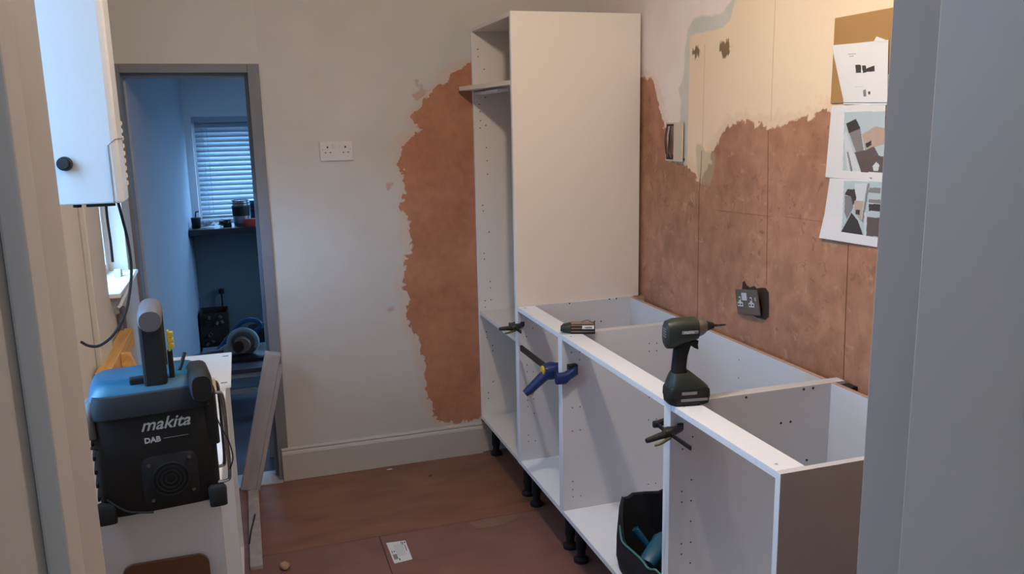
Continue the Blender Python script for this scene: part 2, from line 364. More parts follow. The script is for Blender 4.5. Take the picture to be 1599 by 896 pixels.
M['joint'] = mat('dark_board_joint', rgb(112, 72, 52), .9, vary=.3, scale=90)
M['pencil'] = mat('faint_pencil_line', rgb(196, 168, 138), .9, vary=.1, scale=90)
M['pencil2'] = mat('worn_pencil_line', rgb(134, 92, 70), .9, vary=.1, scale=90)
def wline(pts, w, m, nm_='board_joint'):
    b = MB()
    for (y0, z0), (y1, z1) in zip(pts, pts[1:]):
        a = Vector((XR-.0006, y0, z0)); c = Vector((XR-.0006, y1, z1)); b.tube([a, c], w, 4, False)
    b.build(nm_, m, wr)
wline([(-1.0756, 1.5029), (-1.0739, 1.4398), (-1.0642, 1.3494), (-1.0675, 1.0591), (-1.0711, 0.8653)], .0012, M['joint'])
wline([(-1.4818, 1.5733), (-1.4909, 1.3794), (-1.5035, 1.0749)], .0010, M['joint'])
wline([(-1.8819, 1.2586), (-1.8863, 1.0776), (-1.8935, 0.8595)], .0014, M['joint'])
wline([(-1.4925, 1.9738), (-1.492, 1.7814), (-1.4935, 1.6034)], .0009, M['pencil'])
wline([(-1.081, 1.8774), (-1.0803, 1.6981), (-1.0791, 1.5262)], .0009, M['pencil'])
wline([(-1.1824, 1.2932), (-1.353, 1.2977), (-1.5167, 1.3028)], .0006, M['pencil2'])
wline([(-1.5835, 1.3093), (-1.6999, 1.311), (-1.7818, 1.3118)], .0006, M['pencil2'])

# left wall, front wall with the doorway the photo is taken through
WY0, WY1, WZ0, WZ1 = -.775, -.24, 1.062, 1.56
wl = MB().box((XL-.14, -3.1, 0), (XL, -2.33, 2.45)).box((XL-.14, -1.97, 0), (XL, WY0, 2.45)).box((XL-.14, -2.33, 0), (XL, -1.97, 1.1)).box((XL-.14, -2.33, 2.3), (XL, -1.97, 2.45)).box((XL-.14, WY1, 0), (XL, .0, 2.45)).box((XL-.14, WY0, 0), (XL, WY1, WZ0)).box((XL-.14, WY0, WZ1), (XL, WY1, 2.45)).build('wall_left', M['paint'], kind='structure')
JL, JR = -1.177, -.412
wf = MB().box((XL-.14, -3.24, 0), (JL-.02, -3.1, 2.45)).box((JR+.02, -3.24, 0), (XR+.1, -3.1, 2.45)).box((JL-.02, -3.24, 2.02), (JR+.02, -3.1, 2.45)).build('wall_front', mat('darkened_front_wall', rgb(116, 108, 104), .8, vary=.15, scale=6), kind='structure')  # front wall colour darkened to cut bounce light on the near cabinet end
j = MB().box((JL-.02, -3.42, 0), (JL, -3.10, 2.0)).box((JR, -3.42, 0), (JR+.02, -3.10, 2.0)).box((JL-.02, -3.42, 2.0), (JR+.02, -3.10, 2.02)).build('door_1', M['jamb'], bevel=.002, kind='structure')
MB().box((JL, -3.275, 0), (JL+.013, -3.235, 2.0)).box((JR-.004, -3.42, 0), (JR, -3.165, 2.0)).box((JL, -3.275, 1.987), (JR, -3.235, 2.0)).build('door_stop', M['gloss'], j, bevel=.002)
MB().box((JL+.0, -3.60, 0), (JL+.0+.04, -3.275, 1.98)).build('door_leaf', M['jamb'], j, bevel=.002) if False else None
# hall behind the camera
MB().box((-1.75, -5.2, 0), (-1.70, -3.24, 2.45)).box((.30, -5.2, 0), (.35, -3.24, 2.45)).box((-1.75, -5.25, 0), (.35, -5.2, 2.45)).build('wall_hall', M['paint'], kind='structure')
box('floor.001', (-1.75, -5.2, -.05), (.35, -3.1, 0), M['far_floor'], kind='structure')
box('ceiling', (-1.75, -5.25, 2.45), (.75, .1, 2.5), M['ceiling'], kind='structure')

# kitchen floor: hardboard sheets
fl = box('floor', (-1.64, -3.1, -.06), (.68, .05, -.006), M['far_floor'], kind='structure', bevel=0)
g = .0015
for (x0, x1, y0, y1, m) in ((-1.62, .62, -.70, .0, 'ply'), (-.632, .62, -1.92, -.70, 'ply2'), (-1.62, -.632, -1.92, -.70, 'ply2'), (-1.62, .62, -3.1, -1.92, 'ply2')):
    box('floor_sheet', (x0+g, y0+g, -.006), (x1-g, y1-g, 0), M[m], fl, bevel=.0006)
# skirting on the back wall
sk = MB().prism([(0, 0), (-.018, 0), (-.018, .128), (-.015, .137), (-.009, .142), (-.012, .149), (-.009, .157), (0, .159)], 0, -.967, .0)
sk.build('baseboard_back', M['gloss'], kind='structure', bevel=.0008)
box('baseboard_right', (XR-.015, -3.1, 0), (XR-.001, -2.45, .14), M['gloss'], kind='structure')

# doorway frame in the back wall (grey primer), next room
df = MB().box((-1.52, -.006, 0), (-1.484, .11, DZ)).box((-.985, -.006, 0), (DX1, .11, DZ)).box((-1.484, -.006, 1.850), (-.985, .11, DZ)).build('door_2', M['primer'], bevel=.002, kind='structure')
MB().box((-1.0, .05, 0), (-.985, .09, 1.850)).box((-1.484, .05, 1.835), (-1.0, .09, 1.85)).build('door_stop', M['primer'], df, bevel=.001)
box('trim_1', (-1.49, -.03, 0), (-.97, .12, .006), M['gloss'], kind='structure')
YF = 3.05
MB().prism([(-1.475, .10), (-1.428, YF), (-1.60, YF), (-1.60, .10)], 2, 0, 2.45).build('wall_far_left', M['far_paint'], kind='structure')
FX0, FX1, FZ0, FZ1 = -1.375, -.25, .93, 1.715
MB().box((-1.6, YF, 0), (1.3, YF+.12, FZ0)).box((-1.6, YF, FZ1), (1.3, YF+.12, 2.45)).box((-1.6, YF, FZ0), (FX0, YF+.12, FZ1)).box((FX1, YF, FZ0), (1.3, YF+.12, FZ1)).build('wall_far', M['far_wall'], kind='structure')
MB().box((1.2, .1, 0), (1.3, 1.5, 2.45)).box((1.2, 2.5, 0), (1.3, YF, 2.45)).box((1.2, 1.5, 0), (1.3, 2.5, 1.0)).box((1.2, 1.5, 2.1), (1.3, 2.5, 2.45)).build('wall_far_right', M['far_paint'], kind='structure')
box('floor.002', (-1.6, .05, -.05), (1.3, YF, 0), M['far_floor'], kind='structure')
box('ceiling.001', (-1.7, .1, 2.45), (1.3, YF+.12, 2.5), M['ceiling'], kind='structure')
box('wall_back_far_side', (.62, .002, 0), (1.3, .1, 2.45), M['paint'], kind='structure')
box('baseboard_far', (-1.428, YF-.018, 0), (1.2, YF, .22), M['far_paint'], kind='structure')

box('trim_2', (XL, -1.15, .88), (XL+.018, -.935, 2.45), M['paint'], kind='structure', bevel=.003)
# windows ---------------------------------------------------------
w1 = MB().box((XL-.12, WY0, WZ0), (XL-.07, WY0+.05, WZ1)).box((XL-.12, WY1-.05, WZ0), (XL-.07, WY1, WZ1)).box((XL-.12, WY0+.05, WZ0), (XL-.07, WY1-.05, WZ0+.05)).box((XL-.12, WY0+.05, WZ1-.05), (XL-.07, WY1-.05, WZ1)).build('window_1', M['white_pl'], kind='structure', bevel=.002)
box('glass_pane', (XL-.10, WY0+.05, WZ0+.05), (XL-.094, WY1-.05, WZ1-.05), M['glass'], w1, bevel=0)
box('window_sill', (XL-.07, WY0+.002, WZ0), (XL+.035, WY1-.002, WZ0+.016), M['edge'], w1, bevel=.003)
w3 = MB().box((XL-.12, -2.33, 1.1), (XL-.07, -2.29, 2.3)).box((XL-.12, -2.01, 1.1), (XL-.07, -1.97, 2.3)).box((XL-.12, -2.29, 1.1), (XL-.07, -2.01, 1.14)).box((XL-.12, -2.29, 2.26), (XL-.07, -2.01, 2.3)).build('unseen_window_3', M['white_pl'], kind='structure', bevel=.002)  # unseen window, added to supply cool light on boiler and cabinet fronts
box('glass_pane', (XL-.10, -2.29, 1.14), (XL-.094, -2.01, 2.26), M['glass'], w3, bevel=0)
w4 = MB().box((1.24, 1.50, 1.0), (1.29, 1.55, 2.1)).box((1.24, 2.45, 1.0), (1.29, 2.5, 2.1)).box((1.24, 1.55, 1.0), (1.29, 2.45, 1.05)).box((1.24, 1.55, 2.05), (1.29, 2.45, 2.1)).build('added_window_4', M['white_pl'], kind='structure', bevel=.002)  # unseen window, added as fill for the far room's walls
box('glass_pane', (1.26, 1.55, 1.05), (1.266, 2.45, 2.05), M['glass'], w4, bevel=0)
w2 = MB().box((FX0, YF+.06, FZ0), (FX0+.05, YF+.11, FZ1)).box((FX1-.05, YF+.06, FZ0), (FX1, YF+.11, FZ1)).box((FX0+.05, YF+.06, FZ0), (FX1-.05, YF+.11, FZ0+.05)).box((FX0+.05, YF+.06, FZ1-.05), (FX1-.05, YF+.11, FZ1)).build('window_2', M['white_pl'], kind='structure', bevel=.002)
box('glass_pane', (FX0+.05, YF+.08, FZ0+.05), (FX1-.05, YF+.086, FZ1-.05), M['glass'], w2, bevel=0)

# venetian blind in the far window
bl = empty('venetian_blind', (-.80, YF+.02, FZ1), 'white venetian blind pulled down over the far room window beyond the doorway', 'blind')
box('head_rail', (FX0+.012, YF-.005, FZ1-.045), (FX1-.012, YF+.045, FZ1-.004), M['blind'], bl, bevel=.002)
NS = 19; sp = (FZ1-.05-(FZ0+.03))/NS
slat = None
for k in range(NS):
    z = FZ1-.062-sp*k
    if slat is None:
        b = MB(); a = R(50); w = .0245
        prof = [(-w+2*w*i/6, .003*(1-((i-3)/3)**2)) for i in range(7)]
        prof = prof+[(u, v-.0014) for u, v in prof[::-1]]
        pr = [(u*math.cos(a)-v*math.sin(a), u*math.sin(a)+v*math.cos(a)) for u, v in prof]
        b.prism(pr, 0, FX0+.018, FX1-.018)
        slat = b.build('slat', M['blind'], bl); o = slat
    else:
        o = slat.copy(); C.objects.link(o)
    o.location = (0, YF+.02, z)
MB().box((FX0+.018, YF+.008, FZ0+.012), (FX1-.018, YF+.034, FZ0+.03)).build('bottom_rail', M['blind'], bl, bevel=.002)
b = MB()
for x in (-1.30, -1.27, -.95, -.40): b.tube([(x, YF-.008, FZ1-.03), (x, YF-.010, FZ0+.02)], .0012, 5, False)
b.build('ladder_cords', M['blind'], bl, kind='stuff')

# ------------------------------------------------------------------ fitted cabinets, right hand run
ZB, ZT, T = .176, .870, .018
def holes(parent, plane, pts, m='hole', r=.0024, axis=1, nm_='drilled_holes'):
    b = MB()
    for p in pts:
        c = (p[0], plane, p[1]) if axis == 1 else (plane, p[0], p[1])
        b.disc(c, r, axis, .0006, 8)
    return b.build(nm_, M[m], parent, kind='stuff')
def leg(x, y, parent, zb):
    MB().loft([(0, x, y, .028, .028), (.012, x, y, .028, .028), (.020, x, y, .016, .016), (.05, x, y, .016, .016), (.052, x, y, .020, .020), (zb-.03, x, y, .020, .020), (zb-.028, x, y, .024, .024), (zb-.012, x, y, .026, .026), (zb-.010, x, y, .036, .036), (zb, x, y, .036, .036)], 16).build('adjustable_leg', M['black'], parent, smooth=True)
def base_unit(y0, y1, label, d=.56, far_holes=None, extra=None):
    """y0 is the far side, y1 the near side"""
    e = empty('base_cabinet', (.28, (y0+y1)/2, 0), label, 'cabinet')
    far = box('side_panel', (0, y0-T, ZB), (d, y0, ZT), M['white_board'], e)
    near = box('side_panel', (0, y1, ZB), (d, y1+T, ZT), M['white_board'], e)
    bpn = box('base_panel', (0, y1+T, ZB), (d-.05, y0-T, ZB+T), M['edge'], e)
    for q, ya in ((far, y0-T), (near, y1)): box('edge_band', (-.0012, ya+.0003, ZB), (-.0001, ya+T-.0003, ZT), M['edge'], q, bevel=0)
    box('edge_band', (-.0012, y1+T, ZB), (-.0001, y0-T, ZB+T), M['edge'], bpn, bevel=0)
    bp = box('back_panel', (.512, y1+T, ZB+T), (.528, y0-T, ZT-.002), M['white_board'], e)
    box('panel_edge', (.5125, y1+T, ZT-.002), (.5275, y0-T, ZT-.001), M['chip'], bp, bevel=0)
    rl = box('front_rail', (0, y1+T, ZT-T), (.074, y0-T, ZT), M['edge'], e)
    b = MB()
    for y in (y1+T+.03, y0-T-.03): b.disc((.022, y, ZT), .004, 2, .0008, 10)
    b.build('cam_fixings', M['hole_light'], rl, kind='stuff')
    for x in (.055, .46):
        for y in (y0-.055, y1+.055): leg(x, y, e, ZB)
    if far_holes: holes(far, y0-T, far_holes)
    return e, far, bp
H1 = [(0.0641, 0.7743), (0.0353, 0.7406), (0.0645, 0.6488), (0.0356, 0.6183), (0.0351, 0.5888), (0.0635, 0.5856), (0.0632, 0.4644), (0.0354, 0.4627), (0.0366, 0.4334), (0.0639, 0.4014), (0.036, 0.3061), (0.0364, 0.2773), (0.0671, 0.2764)]
H1b = [(0.2296, 0.8657), (0.4136, 0.8683), (0.4461, 0.8681), (0.3443, 0.7771), (0.374, 0.7752)]
H2 = [(0.036, 0.8025), (0.0683, 0.7998), (0.0681, 0.7709), (0.0382, 0.5929), (0.0687, 0.5927), (0.0376, 0.503), (0.069, 0.5032), (0.3467, 0.8037), (0.3778, 0.802), (0.3471, 0.7733), (0.3782, 0.7722), (0.3493, 0.5934), (0.3479, 0.5049), (0.3804, 0.5044)] + [(0.0373, 0.3055), (0.037, 0.2736), (0.0384, 0.2446), (0.0699, 0.2434), (0.349, 0.2452), (0.3807, 0.2443)]
H3 = [(0.0676, 0.769), (0.0376, 0.7376), (0.0668, 0.6441), (0.0378, 0.614), (0.0384, 0.5826), (0.0671, 0.582), (0.0672, 0.521), (0.0687, 0.4574), (0.0398, 0.4579), (0.0404, 0.4262), (0.0689, 0.3945)]
H3b = [(0.4201, 0.8608), (0.4513, 0.861), (0.2322, 0.8605), (0.349, 0.7701), (0.3806, 0.7698), (0.4418, 0.6452)]
u1, f1, _ = base_unit(-.60, -1.10, 'narrow white base cabinet carcass without worktop, directly in front of the tall larder unit', far_holes=H1)
holes(f1, -.618, H1b, r=.0034, nm_='cam_holes')
u2, f2, b2 = base_unit(-1.10, -1.90, 'widest white base cabinet carcass, middle of the run, with black tool bag inside', far_holes=H2)
holes(b2, .512, [(-1.4545, 0.8128), (-1.4541, 0.7492)], axis=0)
u3, f3, _ = base_unit(-1.90, -2.40, 'white base cabinet carcass at the near end of the run, beside the right door jamb', far_holes=H3)
holes(f3, -1.918, H3b, r=.0038, nm_='cam_holes')

# tall larder unit
ZTT = 2.045
tu = empty('tall_cabinet', (.28, -.30, 0), 'tall white open larder carcass standing in the corner against the back wall', 'cabinet')
far = box('side_panel', (0, -.018-.004, ZB), (.56, -.004, ZTT), M['tall_board'], tu)
near = box('side_panel', (0, -.60+.0005, ZB), (.56, -.582, ZTT), M['tall_board'], tu)
for q, ya in ((far, -.022), (near, -.5995)): box('edge_band', (-.0012, ya+.0003, ZB), (-.0001, ya+T-.0006, ZTT), M['edge'], q, bevel=0)
box('top_panel', (0, -.582, ZTT-T), (.56, -.022, ZTT), M['tall_board'], tu)
box('base_panel', (0, -.582, ZB), (.56, -.022, ZB+T), M['tall_board'], tu)
box('fixed_shelf', (0, -.582, .712), (.545, -.022, .73), M['tall_board'], tu)
box('back_panel', (.546, -.582, ZB+T), (.558, -.022, ZTT-T), M['tall_board'], tu)
holes(far, -.022, [(0.027, 1.9504), (0.027, 1.9173), (0.0553, 1.8625), (0.0566, 1.7354), (0.0277, 1.7048), (0.0298, 1.6729), (0.0308, 1.6307), (0.0562, 1.6089), (0.0277, 1.5978), (0.0564, 1.5074), (0.0579, 1.446), (0.0583, 1.3834), (0.0307, 1.2385), (0.0327, 1.2114), (0.0581, 1.1098), (0.0311, 1.0088), (0.0322, 0.9811), (0.0577, 0.8695), (0.0585, 0.8382), (0.0294, 0.7771), (0.0582, 0.7794), (0.0301, 0.7457)] + [(0.0318, 0.6221), (0.033, 0.5929), (0.0614, 0.551), (0.0617, 0.5235), (0.0595, 0.3658), (0.0332, 0.3122), (0.0324, 0.2823)], r=.003)
for x in (.055, .46):
    for y in (-.06, -.545): leg(x, y, tu, ZB)
# loose shelf, pushed out of the front and resting askew on its pegs
sh = MB().prism([(-.002, -.578), (-.070, -.034), (.44, -.028), (.50, -.574)], 2, 1.766, 1.784).build('loose_shelf', M['tall_board'], bevel=.0008)
tag(sh, 'loose white shelf lying askew in the tall cabinet, poking out to the left', 'shelf')
for y in (-.5815, -.0225):
    s_ = -1 if y > -.3 else 1
    for x in (.05, .45): MB().box((x-.004, min(y, y+s_*.012), 1.758), (x+.004, max(y, y+s_*.012), 1.766)).build('shelf_peg', M['steel'], tu)
box('cleat', (.0, -.40, 1.748), (.05, -.0225, 1.7575), M['edge'], tu)

# wall fixing brackets behind the carcasses
for (y, z, lab) in ((-1.90, .846, 'dark square fixing bracket on the wall behind the middle cabinet corner'), (-.535-.0, .846, 'brown fixing block on the wall where the tall cabinet meets the base run')):
    b = MB().box((.528 if y > -1 else .563, y-.022 if y < -1 else -.632, z-.02), (XR-.001, y+.0-.001 if y < -1 else -.602, z+.024)); 
    if y < -1: b = MB().box((.5285, -1.955, .826), (XR-.001, -1.9195, .862)).box((.5285, -1.99, .826), (.533, -1.955, .85))
    tag(b.build('wall_bracket', M['gunmetal' if y < -1 else 'chip'], bevel=.001), lab, 'bracket')

# ------------------------------------------------------------------ left hand run
def left_unit(y0, y1, label, xb=XL+.004, xf=-1.137, hol=None):
    e = empty('base_cabinet', ((xb+xf)/2, (y0+y1)/2, 0), label, 'cabinet')
    far = box('side_panel', (xb, y0-T, ZB), (xf, y0, ZT), M['white_board'], e)
    box('side_panel', (xb, y1, ZB), (xf, y1+T, ZT), M['white_board'], e)
    box('base_panel', (xb, y1+T, ZB), (xf, y0-T, ZB+T), M['white_board'], e)
    box('back_panel', (xb+.02, y1+T, ZB+T), (xb+.03, y0-T, ZT-.01), M['white_board'], e)
    box('front_rail', (xf-.074, y1+T, ZT-T), (xf, y0-T, ZT), M['edge'], e)
    for x in (xf-.055, xb+.06):
        for y in (y0-.055, y1+.055): leg(x, y, e, ZB)
    if hol: holes(far, y0-T, hol, r=.004)
    return e
left_unit(-1.33, -2.10, 'white base cabinet carcass carrying the black site radio, beside the left door jamb')
left_unit(-.96, -1.33, 'smaller white base cabinet carcass behind the radio, nearest the doorway', hol=[(-1.5665, 0.8602), (-1.5351, 0.8608)])
lp = MB().box((-1.31, -1.32, ZT), (-1.122, -.94, ZT+.010)).build('white_panel', M['edge'], bevel=.001)
tag(lp, 'loose bright white panel lying flat on the left cabinets behind the radio', 'panel')
b = MB()
for y in (-.985, -1.295): b.box((-1.150, y-.004, ZT+.010), (-1.132, y+.002, ZT+.0106))
b.build('pen_mark', M['ink'], lp, kind='stuff')
# timber batten along the wall on top of the left cabinets
bt = MB().box((-1.492, -1.24, ZT), (-1.452, -.66, ZT+.062)).build('timber_batten', M['pine'], bevel=.002)
tag(bt, 'pine batten lying along the left wall on top of the cabinets behind the radio', 'timber')
bt2 = MB().prism([(-1.452+.001, ZT+.0), (-1.405, ZT), (-1.425, ZT+.055), (-1.451, ZT+.058)], 1, -1.02, -.99).build('timber_offcut', M['pine'], bevel=.001)
tag(bt2, 'short pine offcut wedged against the batten behind the radio', 'timber')
# brown board leaning on the near side of the radio cabinet
pts = []
x0, x1, zt, r_ = -1.335, -1.170, .758, .022
pts = [(x0, .001), (x1, .001)]+[(x1-r_+r_*math.cos(R(a)), zt-r_+r_*math.sin(R(a))) for a in range(0, 91, 15)]+[(x0+r_+r_*math.cos(R(a)), zt-r_+r_*math.sin(R(a))) for a in range(90, 181, 15)]
hb = MB().prism(pts, 1, -2.109, -2.1015).build('brown_board', M['darkboard'], bevel=.0008)
tag(hb, 'dark brown round-cornered board standing against the cabinet end below the radio', 'board')

# leaning plank and floor batten by the doorway
pk_ = local('leaning_plank', (-1.128, -.050, .004), 'greyish white plank leaning across the doorway from cabinet foot to frame', 'plank', rot=(R(3), R(13.6), 0))
MB().box((-.032, -.025, .004), (.034, .022, .655)).build('board', M['plank'], pk_, bevel=.002)
MB().box((.0342, -.030, .004), (.052, .0225, .60)).build('side_strip', M['plank'], pk_, bevel=.001)
fb = MB().box((-1.128, -.80, 0), (-1.082, -.10, .016)).build('floor_batten', M['plank'], bevel=.0015)
tag(fb, 'pinkish white batten lying on the floor along the left cabinets', 'batten')
hk = MB().tube([(-1.128, -.62, .02), (-1.118, -.56, .045), (-1.105, -.50, .06), (-1.10, -.44, .055), (-1.104, -.40, .03), (-1.11, -.42, .0185)], .003, 6).build('cable_stub', M['cable'], smooth=True)
tag(hk, 'short hooked black cable end lying on the floor batten by the left cabinets', 'cable')

# ------------------------------------------------------------------ boiler
BX, BY = -1.279, -1.93
bo = empty('boiler', (-1.40, -1.80, 1.47), 'white wall-hung boiler at the top left with a black round gauge on its side', 'boiler')
top = 2.20
MB().prism([(XL+.001, BY), (BX-.012, BY), (BX-.004, BY+.004), (BX, BY+.012), (BX-.004, BY+.12), (BX-.014, BY+.175), (BX-.03, BY+.21), (BX-.06, BY+.26), (BX-.09, BY+.28), (XL+.001, BY+.28)], 2, 1.471, top).build('casing', M['boiler'], bo, bevel=.003)
MB().tube([(BX-.0995, BY-.0, 1.554), (BX-.0995, BY-.014, 1.554)], [.0145, .0135], 20, False).tube([(BX-.0995, BY-.014, 1.554), (BX-.0995, BY-.022, 1.554)], [.010, .009], 16, False).build('gauge', M['black'], bo, smooth=True)
b = MB().tube([(BX-.018, BY-.0006, 1.471), (BX-.018, BY-.0006, 1.588), (BX-.004, BY+.002, 1.600), (BX+.0006, BY+.012, 1.601), (BX-.002, BY+.12, 1.601)], .0012, 5, False)
b.build('panel_seam', M['ink_grey'], bo)
for k in range(9):
    z = 1.50+.016*k
    MB().tube([(BX-.0035, BY+.115, z), (BX-.0032, BY+.125, z+.003), (BX-.0052, BY+.140, z+.008), (BX-.0085, BY+.155, z+.007)], .0016, 6).build('vent_louvre', M['boiler'], bo, smooth=True)
MB().box((BX+.0, BY+.06, 1.93), (BX+.001, BY+.075, 1.938)).build('badge', M['ink_grey'], bo)
b = MB()
for x in (-.095, -.055, -.030, -.150): b.tube([(BX+x, BY+.05, 1.474), (BX+x, BY+.05, 1.462)], .008, 10, False)
b.box((BX-.075, BY+.03, 1.463), (BX-.025, BY+.07, 1.4725))
b.build('pipe_connectors', M['black'], bo, kind='stuff')
pts = [(-1.3097, 1.461), (-1.3061, 1.4194), (-1.3017, 1.3716), (-1.3, 1.3102), (-1.3064, 1.259), (-1.3196, 1.2081), (-1.345, 1.1685), (-1.3737, 1.1474), (-1.3977, 1.1453), (-1.4167, 1.1517)]
cb = MB().tube([(x, -1.78+.03*math.sin(i*.7), z+(.004 if i == 0 else 0)) for i, (x, z) in enumerate(pts)], .0032, 8).build('boiler_cable', M['cable'], smooth=True)
tag(cb, 'black cable hanging from the boiler and curving back to the left', 'cable')
p2 = [(-1.3313, 1.4637), (-1.3317, 1.4229), (-1.3305, 1.3731), (-1.3309, 1.3315)]
cb2 = MB().tube([(x, -1.80, z+.003*(i == 0)) for i, (x, z) in enumerate(p2)], .0028, 8).build('boiler_cable', M['cable'], smooth=True)
tag(cb2, 'shorter straight black cable hanging down from the boiler in front of the window', 'cable')
# pipes and a loose trim by the window
for x, y, z1_, lab in ((XL+.012, -.68, .99, 'grey conduit pipe running up the left wall below the window, nearer one'), (XL+.012, -.60, 1.0, 'grey conduit pipe running up the left wall below the window, farther one')):
    tag(MB().tube([(x, y, .60), (x, y, z1_)], .009, 10, False).box((x-.012, y-.014, .8), (x+.002, y+.014, .815)).build('conduit_pipe', M['grey_plastic'], smooth=True), lab, 'pipe')
tr = MB().tube([(XL+.022, -.74, WZ0-.035), (XL+.035, -.30, WZ0+.018)], .007, 4, False).build('white_trim', M['edge'])
tag(tr, 'loose white plastic trim strip sticking up at the end of the window sill', 'trim')
yw = MB().prism([(-.42, WZ0+.016), (-.37, WZ0+.016), (-.37, WZ0+.04), (-.40, WZ0+.045)], 0, XL-.03, XL-.005).build('yellow_sponge', mat('pale_yellow', rgb(170, 175, 130), .8, vary=.1, scale=40), bevel=.003)
tag(yw, 'pale yellow sponge on the sill of the left window', 'sponge')

# ------------------------------------------------------------------ radio
ra = local('site_radio', (-1.243, -2.118, ZT), 'black and teal site radio with raised carrying handle on the left cabinet', 'radio', rz=R(7.5))
MB().loft([(.002, 0, .072, .104, .070), (.014, 0, .072, .112, .076), (.205, 0, .072, .112, .076), (.224, 0, .074, .110, .074)], 28, 7).build('body', M['black'], ra, smooth=True)
MB().loft([(.222, -.004, .074, .111, .075), (.246, -.004, .080, .107, .068), (.262, -.004, .088, .098, .058), (.267, -.004, .092, .088, .050)], 28, 6).build('top_shell', M['teal'], ra, smooth=True)
MB().loft([(.206, 0, .066, .1135, .077), (.226, 0, .066, .113, .074), (.246, 0, .060, .106, .060)], 28, 7).build('front_lip', M['navy'], ra, smooth=True)
for sx in (-1, 1):
    for sy in (0, 1):
        MB().loft([(-.004*(1-sy)+.0005*sy, sx*.102, .002+sy*.130-.014*(sx > 0)*(1-sy), .017, .013), (.03, sx*.102, .002+sy*.130-.014*(sx > 0)*(1-sy), .018, .014), (.036, sx*.102, .002+sy*.130-.014*(sx > 0)*(1-sy), .014, .010)], 16, 4).build('rubber_foot', M['black_soft'], ra, smooth=True)
MB().loft([(.170, -.118, .030, .016, .034), (.208, -.119, .034, .017, .036), (.228, -.114, .040, .014, .030), (.236, -.110, .046, .006, .02)], 16, 3).build('corner_bumper', M['grey_plastic'], ra, smooth=True)
MB().loft([(-.018, .090, .244, .018, .026), (.0, .090, .247, .022, .031), (.08, .090, .247, .022, .031), (.10, .090, .245, .018, .026)], 18, 3, axis=1).build('corner_bumper', M['black_soft'], ra, smooth=True)
MB().loft([(.12, .104, .03, .014, .03), (.23, .102, .03, .015, .034)], 16, 4).build('corner_post', M['black_soft'], ra, smooth=True)
for i, dy in enumerate((.0, .085)):
    MB().tube([(.100, .012+dy, .222), (.120, .010+dy, .224), (.130, .010+dy, .208), (.131, .010+dy, .11), (.130, .010+dy, .045), (.122, .010+dy, .034), (.100, .012+dy, .034)], .0036, 8).build('guard_bar', M['steel'], ra, smooth=True)
MB().tube([(-.104, .00, .150), (-.120, -.002, .150), (-.122, -.002, .10), (-.120, -.002, .04), (-.104, .0, .03)], .0034, 8).build('guard_bar', M['gunmetal'], ra, smooth=True)
hd = MB().box((-.012, .020, .225), (.032, .036, .392))
hd.box((.014, .118, .225), (.038, .134, .385)).build('handle_arm', M['black'], ra, bevel=.006)
MB().loft([(.010, .010, .384, .020, .020), (.022, .010, .387, .0225, .024), (.122, .016, .386, .0225, .024), (.138, .018, .383, .019, .019)], 20, 2.3, axis=1).build('grip', M['grey_plastic'], ra, smooth=True)
b = MB()
for k in range(3): b.box((.041, .030, .322+.012*k), (.050, .044, .330+.012*k))
b.box((.0385, .030, .316), (.043, .044, .358)); b.build('aerial_clip', M['yellow'], ra, bevel=.001)
MB().box((.036, .030, .245), (.046, .040, .318)).build('aerial_clip_stem', M['black'], ra, bevel=.002)
MB().disc((.010, .0185, .378), .0045, 1, .0015, 12).build('rivet', M['steel'], ra)
MB().disc((.020, .0185, .262), .0045, 1, .0015, 12).build('rivet', M['gunmetal'], ra)
MB().box((-.038, .026, .258), (-.010, .044, .272)).build('hinge_stop', M['black'], ra, bevel=.003)
MB().loft([(-.0065, .018, .066, .048, .048), (-.004, .018, .066, .052, .052), (.0, .018, .066, .052, .052)], 28, 6, axis=1).build('speaker_plate', M['black_soft'], ra, smooth=True)
b = MB()
for r0 in (.034, .026, .018, .010):
    b.tube([(.018+r0*math.cos(2*math.pi*k/24), -.0072, .066+r0*math.sin(2*math.pi*k/24)) for k in range(25)], .0016, 5, False)
b.build('speaker_grille', M['black'], ra, smooth=True)
for x, z in ((-.020, .101), (.055, .106), (.058, .036), (-.018, .028)):
    MB().disc((x, -.0080, z), .0036, 1, .0012, 10).build('screw', M['steel'], ra)
text('maker_lettering', 'makita', .034, M['print'], ra, XZ((.018, -.0048, .172)), .35, .0004)
text('model_lettering', 'DAB', .015, M['print'], ra, XZ((-.008, -.0048, .147)), 0, .0006)
MB().box((.012, -.0054, .151), (.058, -.0044, .1522)).build('pinstripe', M['ink_grey'], ra)
MB().tube([(.112, .006, .185), (.120, -.002, .155), (.132, -.010, .125), (.137, -.012, .09), (.130, -.008, .065)], .0014, 6).build('aux_lead', M['cable'], ra, smooth=True)
MB().tube([(-.100, -.002, .045), (-.07, -.012, .020), (-.045, -.014, .012), (-.02, -.013, .006)], .0022, 6).build('mains_lead', M['cable'], ra, smooth=True)
MB().tube([(.052, .062, .262), (.060, .064, .275), (.070, .072, .300)], .004, 8).build('folded_aerial', M['black'], ra, smooth=True)
MB().loft([(.210, .1165, .075, .009, .011), (.236, .1165, .075, .007, .009)], 12).build('knob', M['cream_pl'], ra, smooth=True)
b = MB()
for k in range(5): b.box((-.1165, .02, .035+.028*k), (-.1115, .10, .044+.028*k))
b.build('side_ribs', M['black_soft'], ra, bevel=.001)

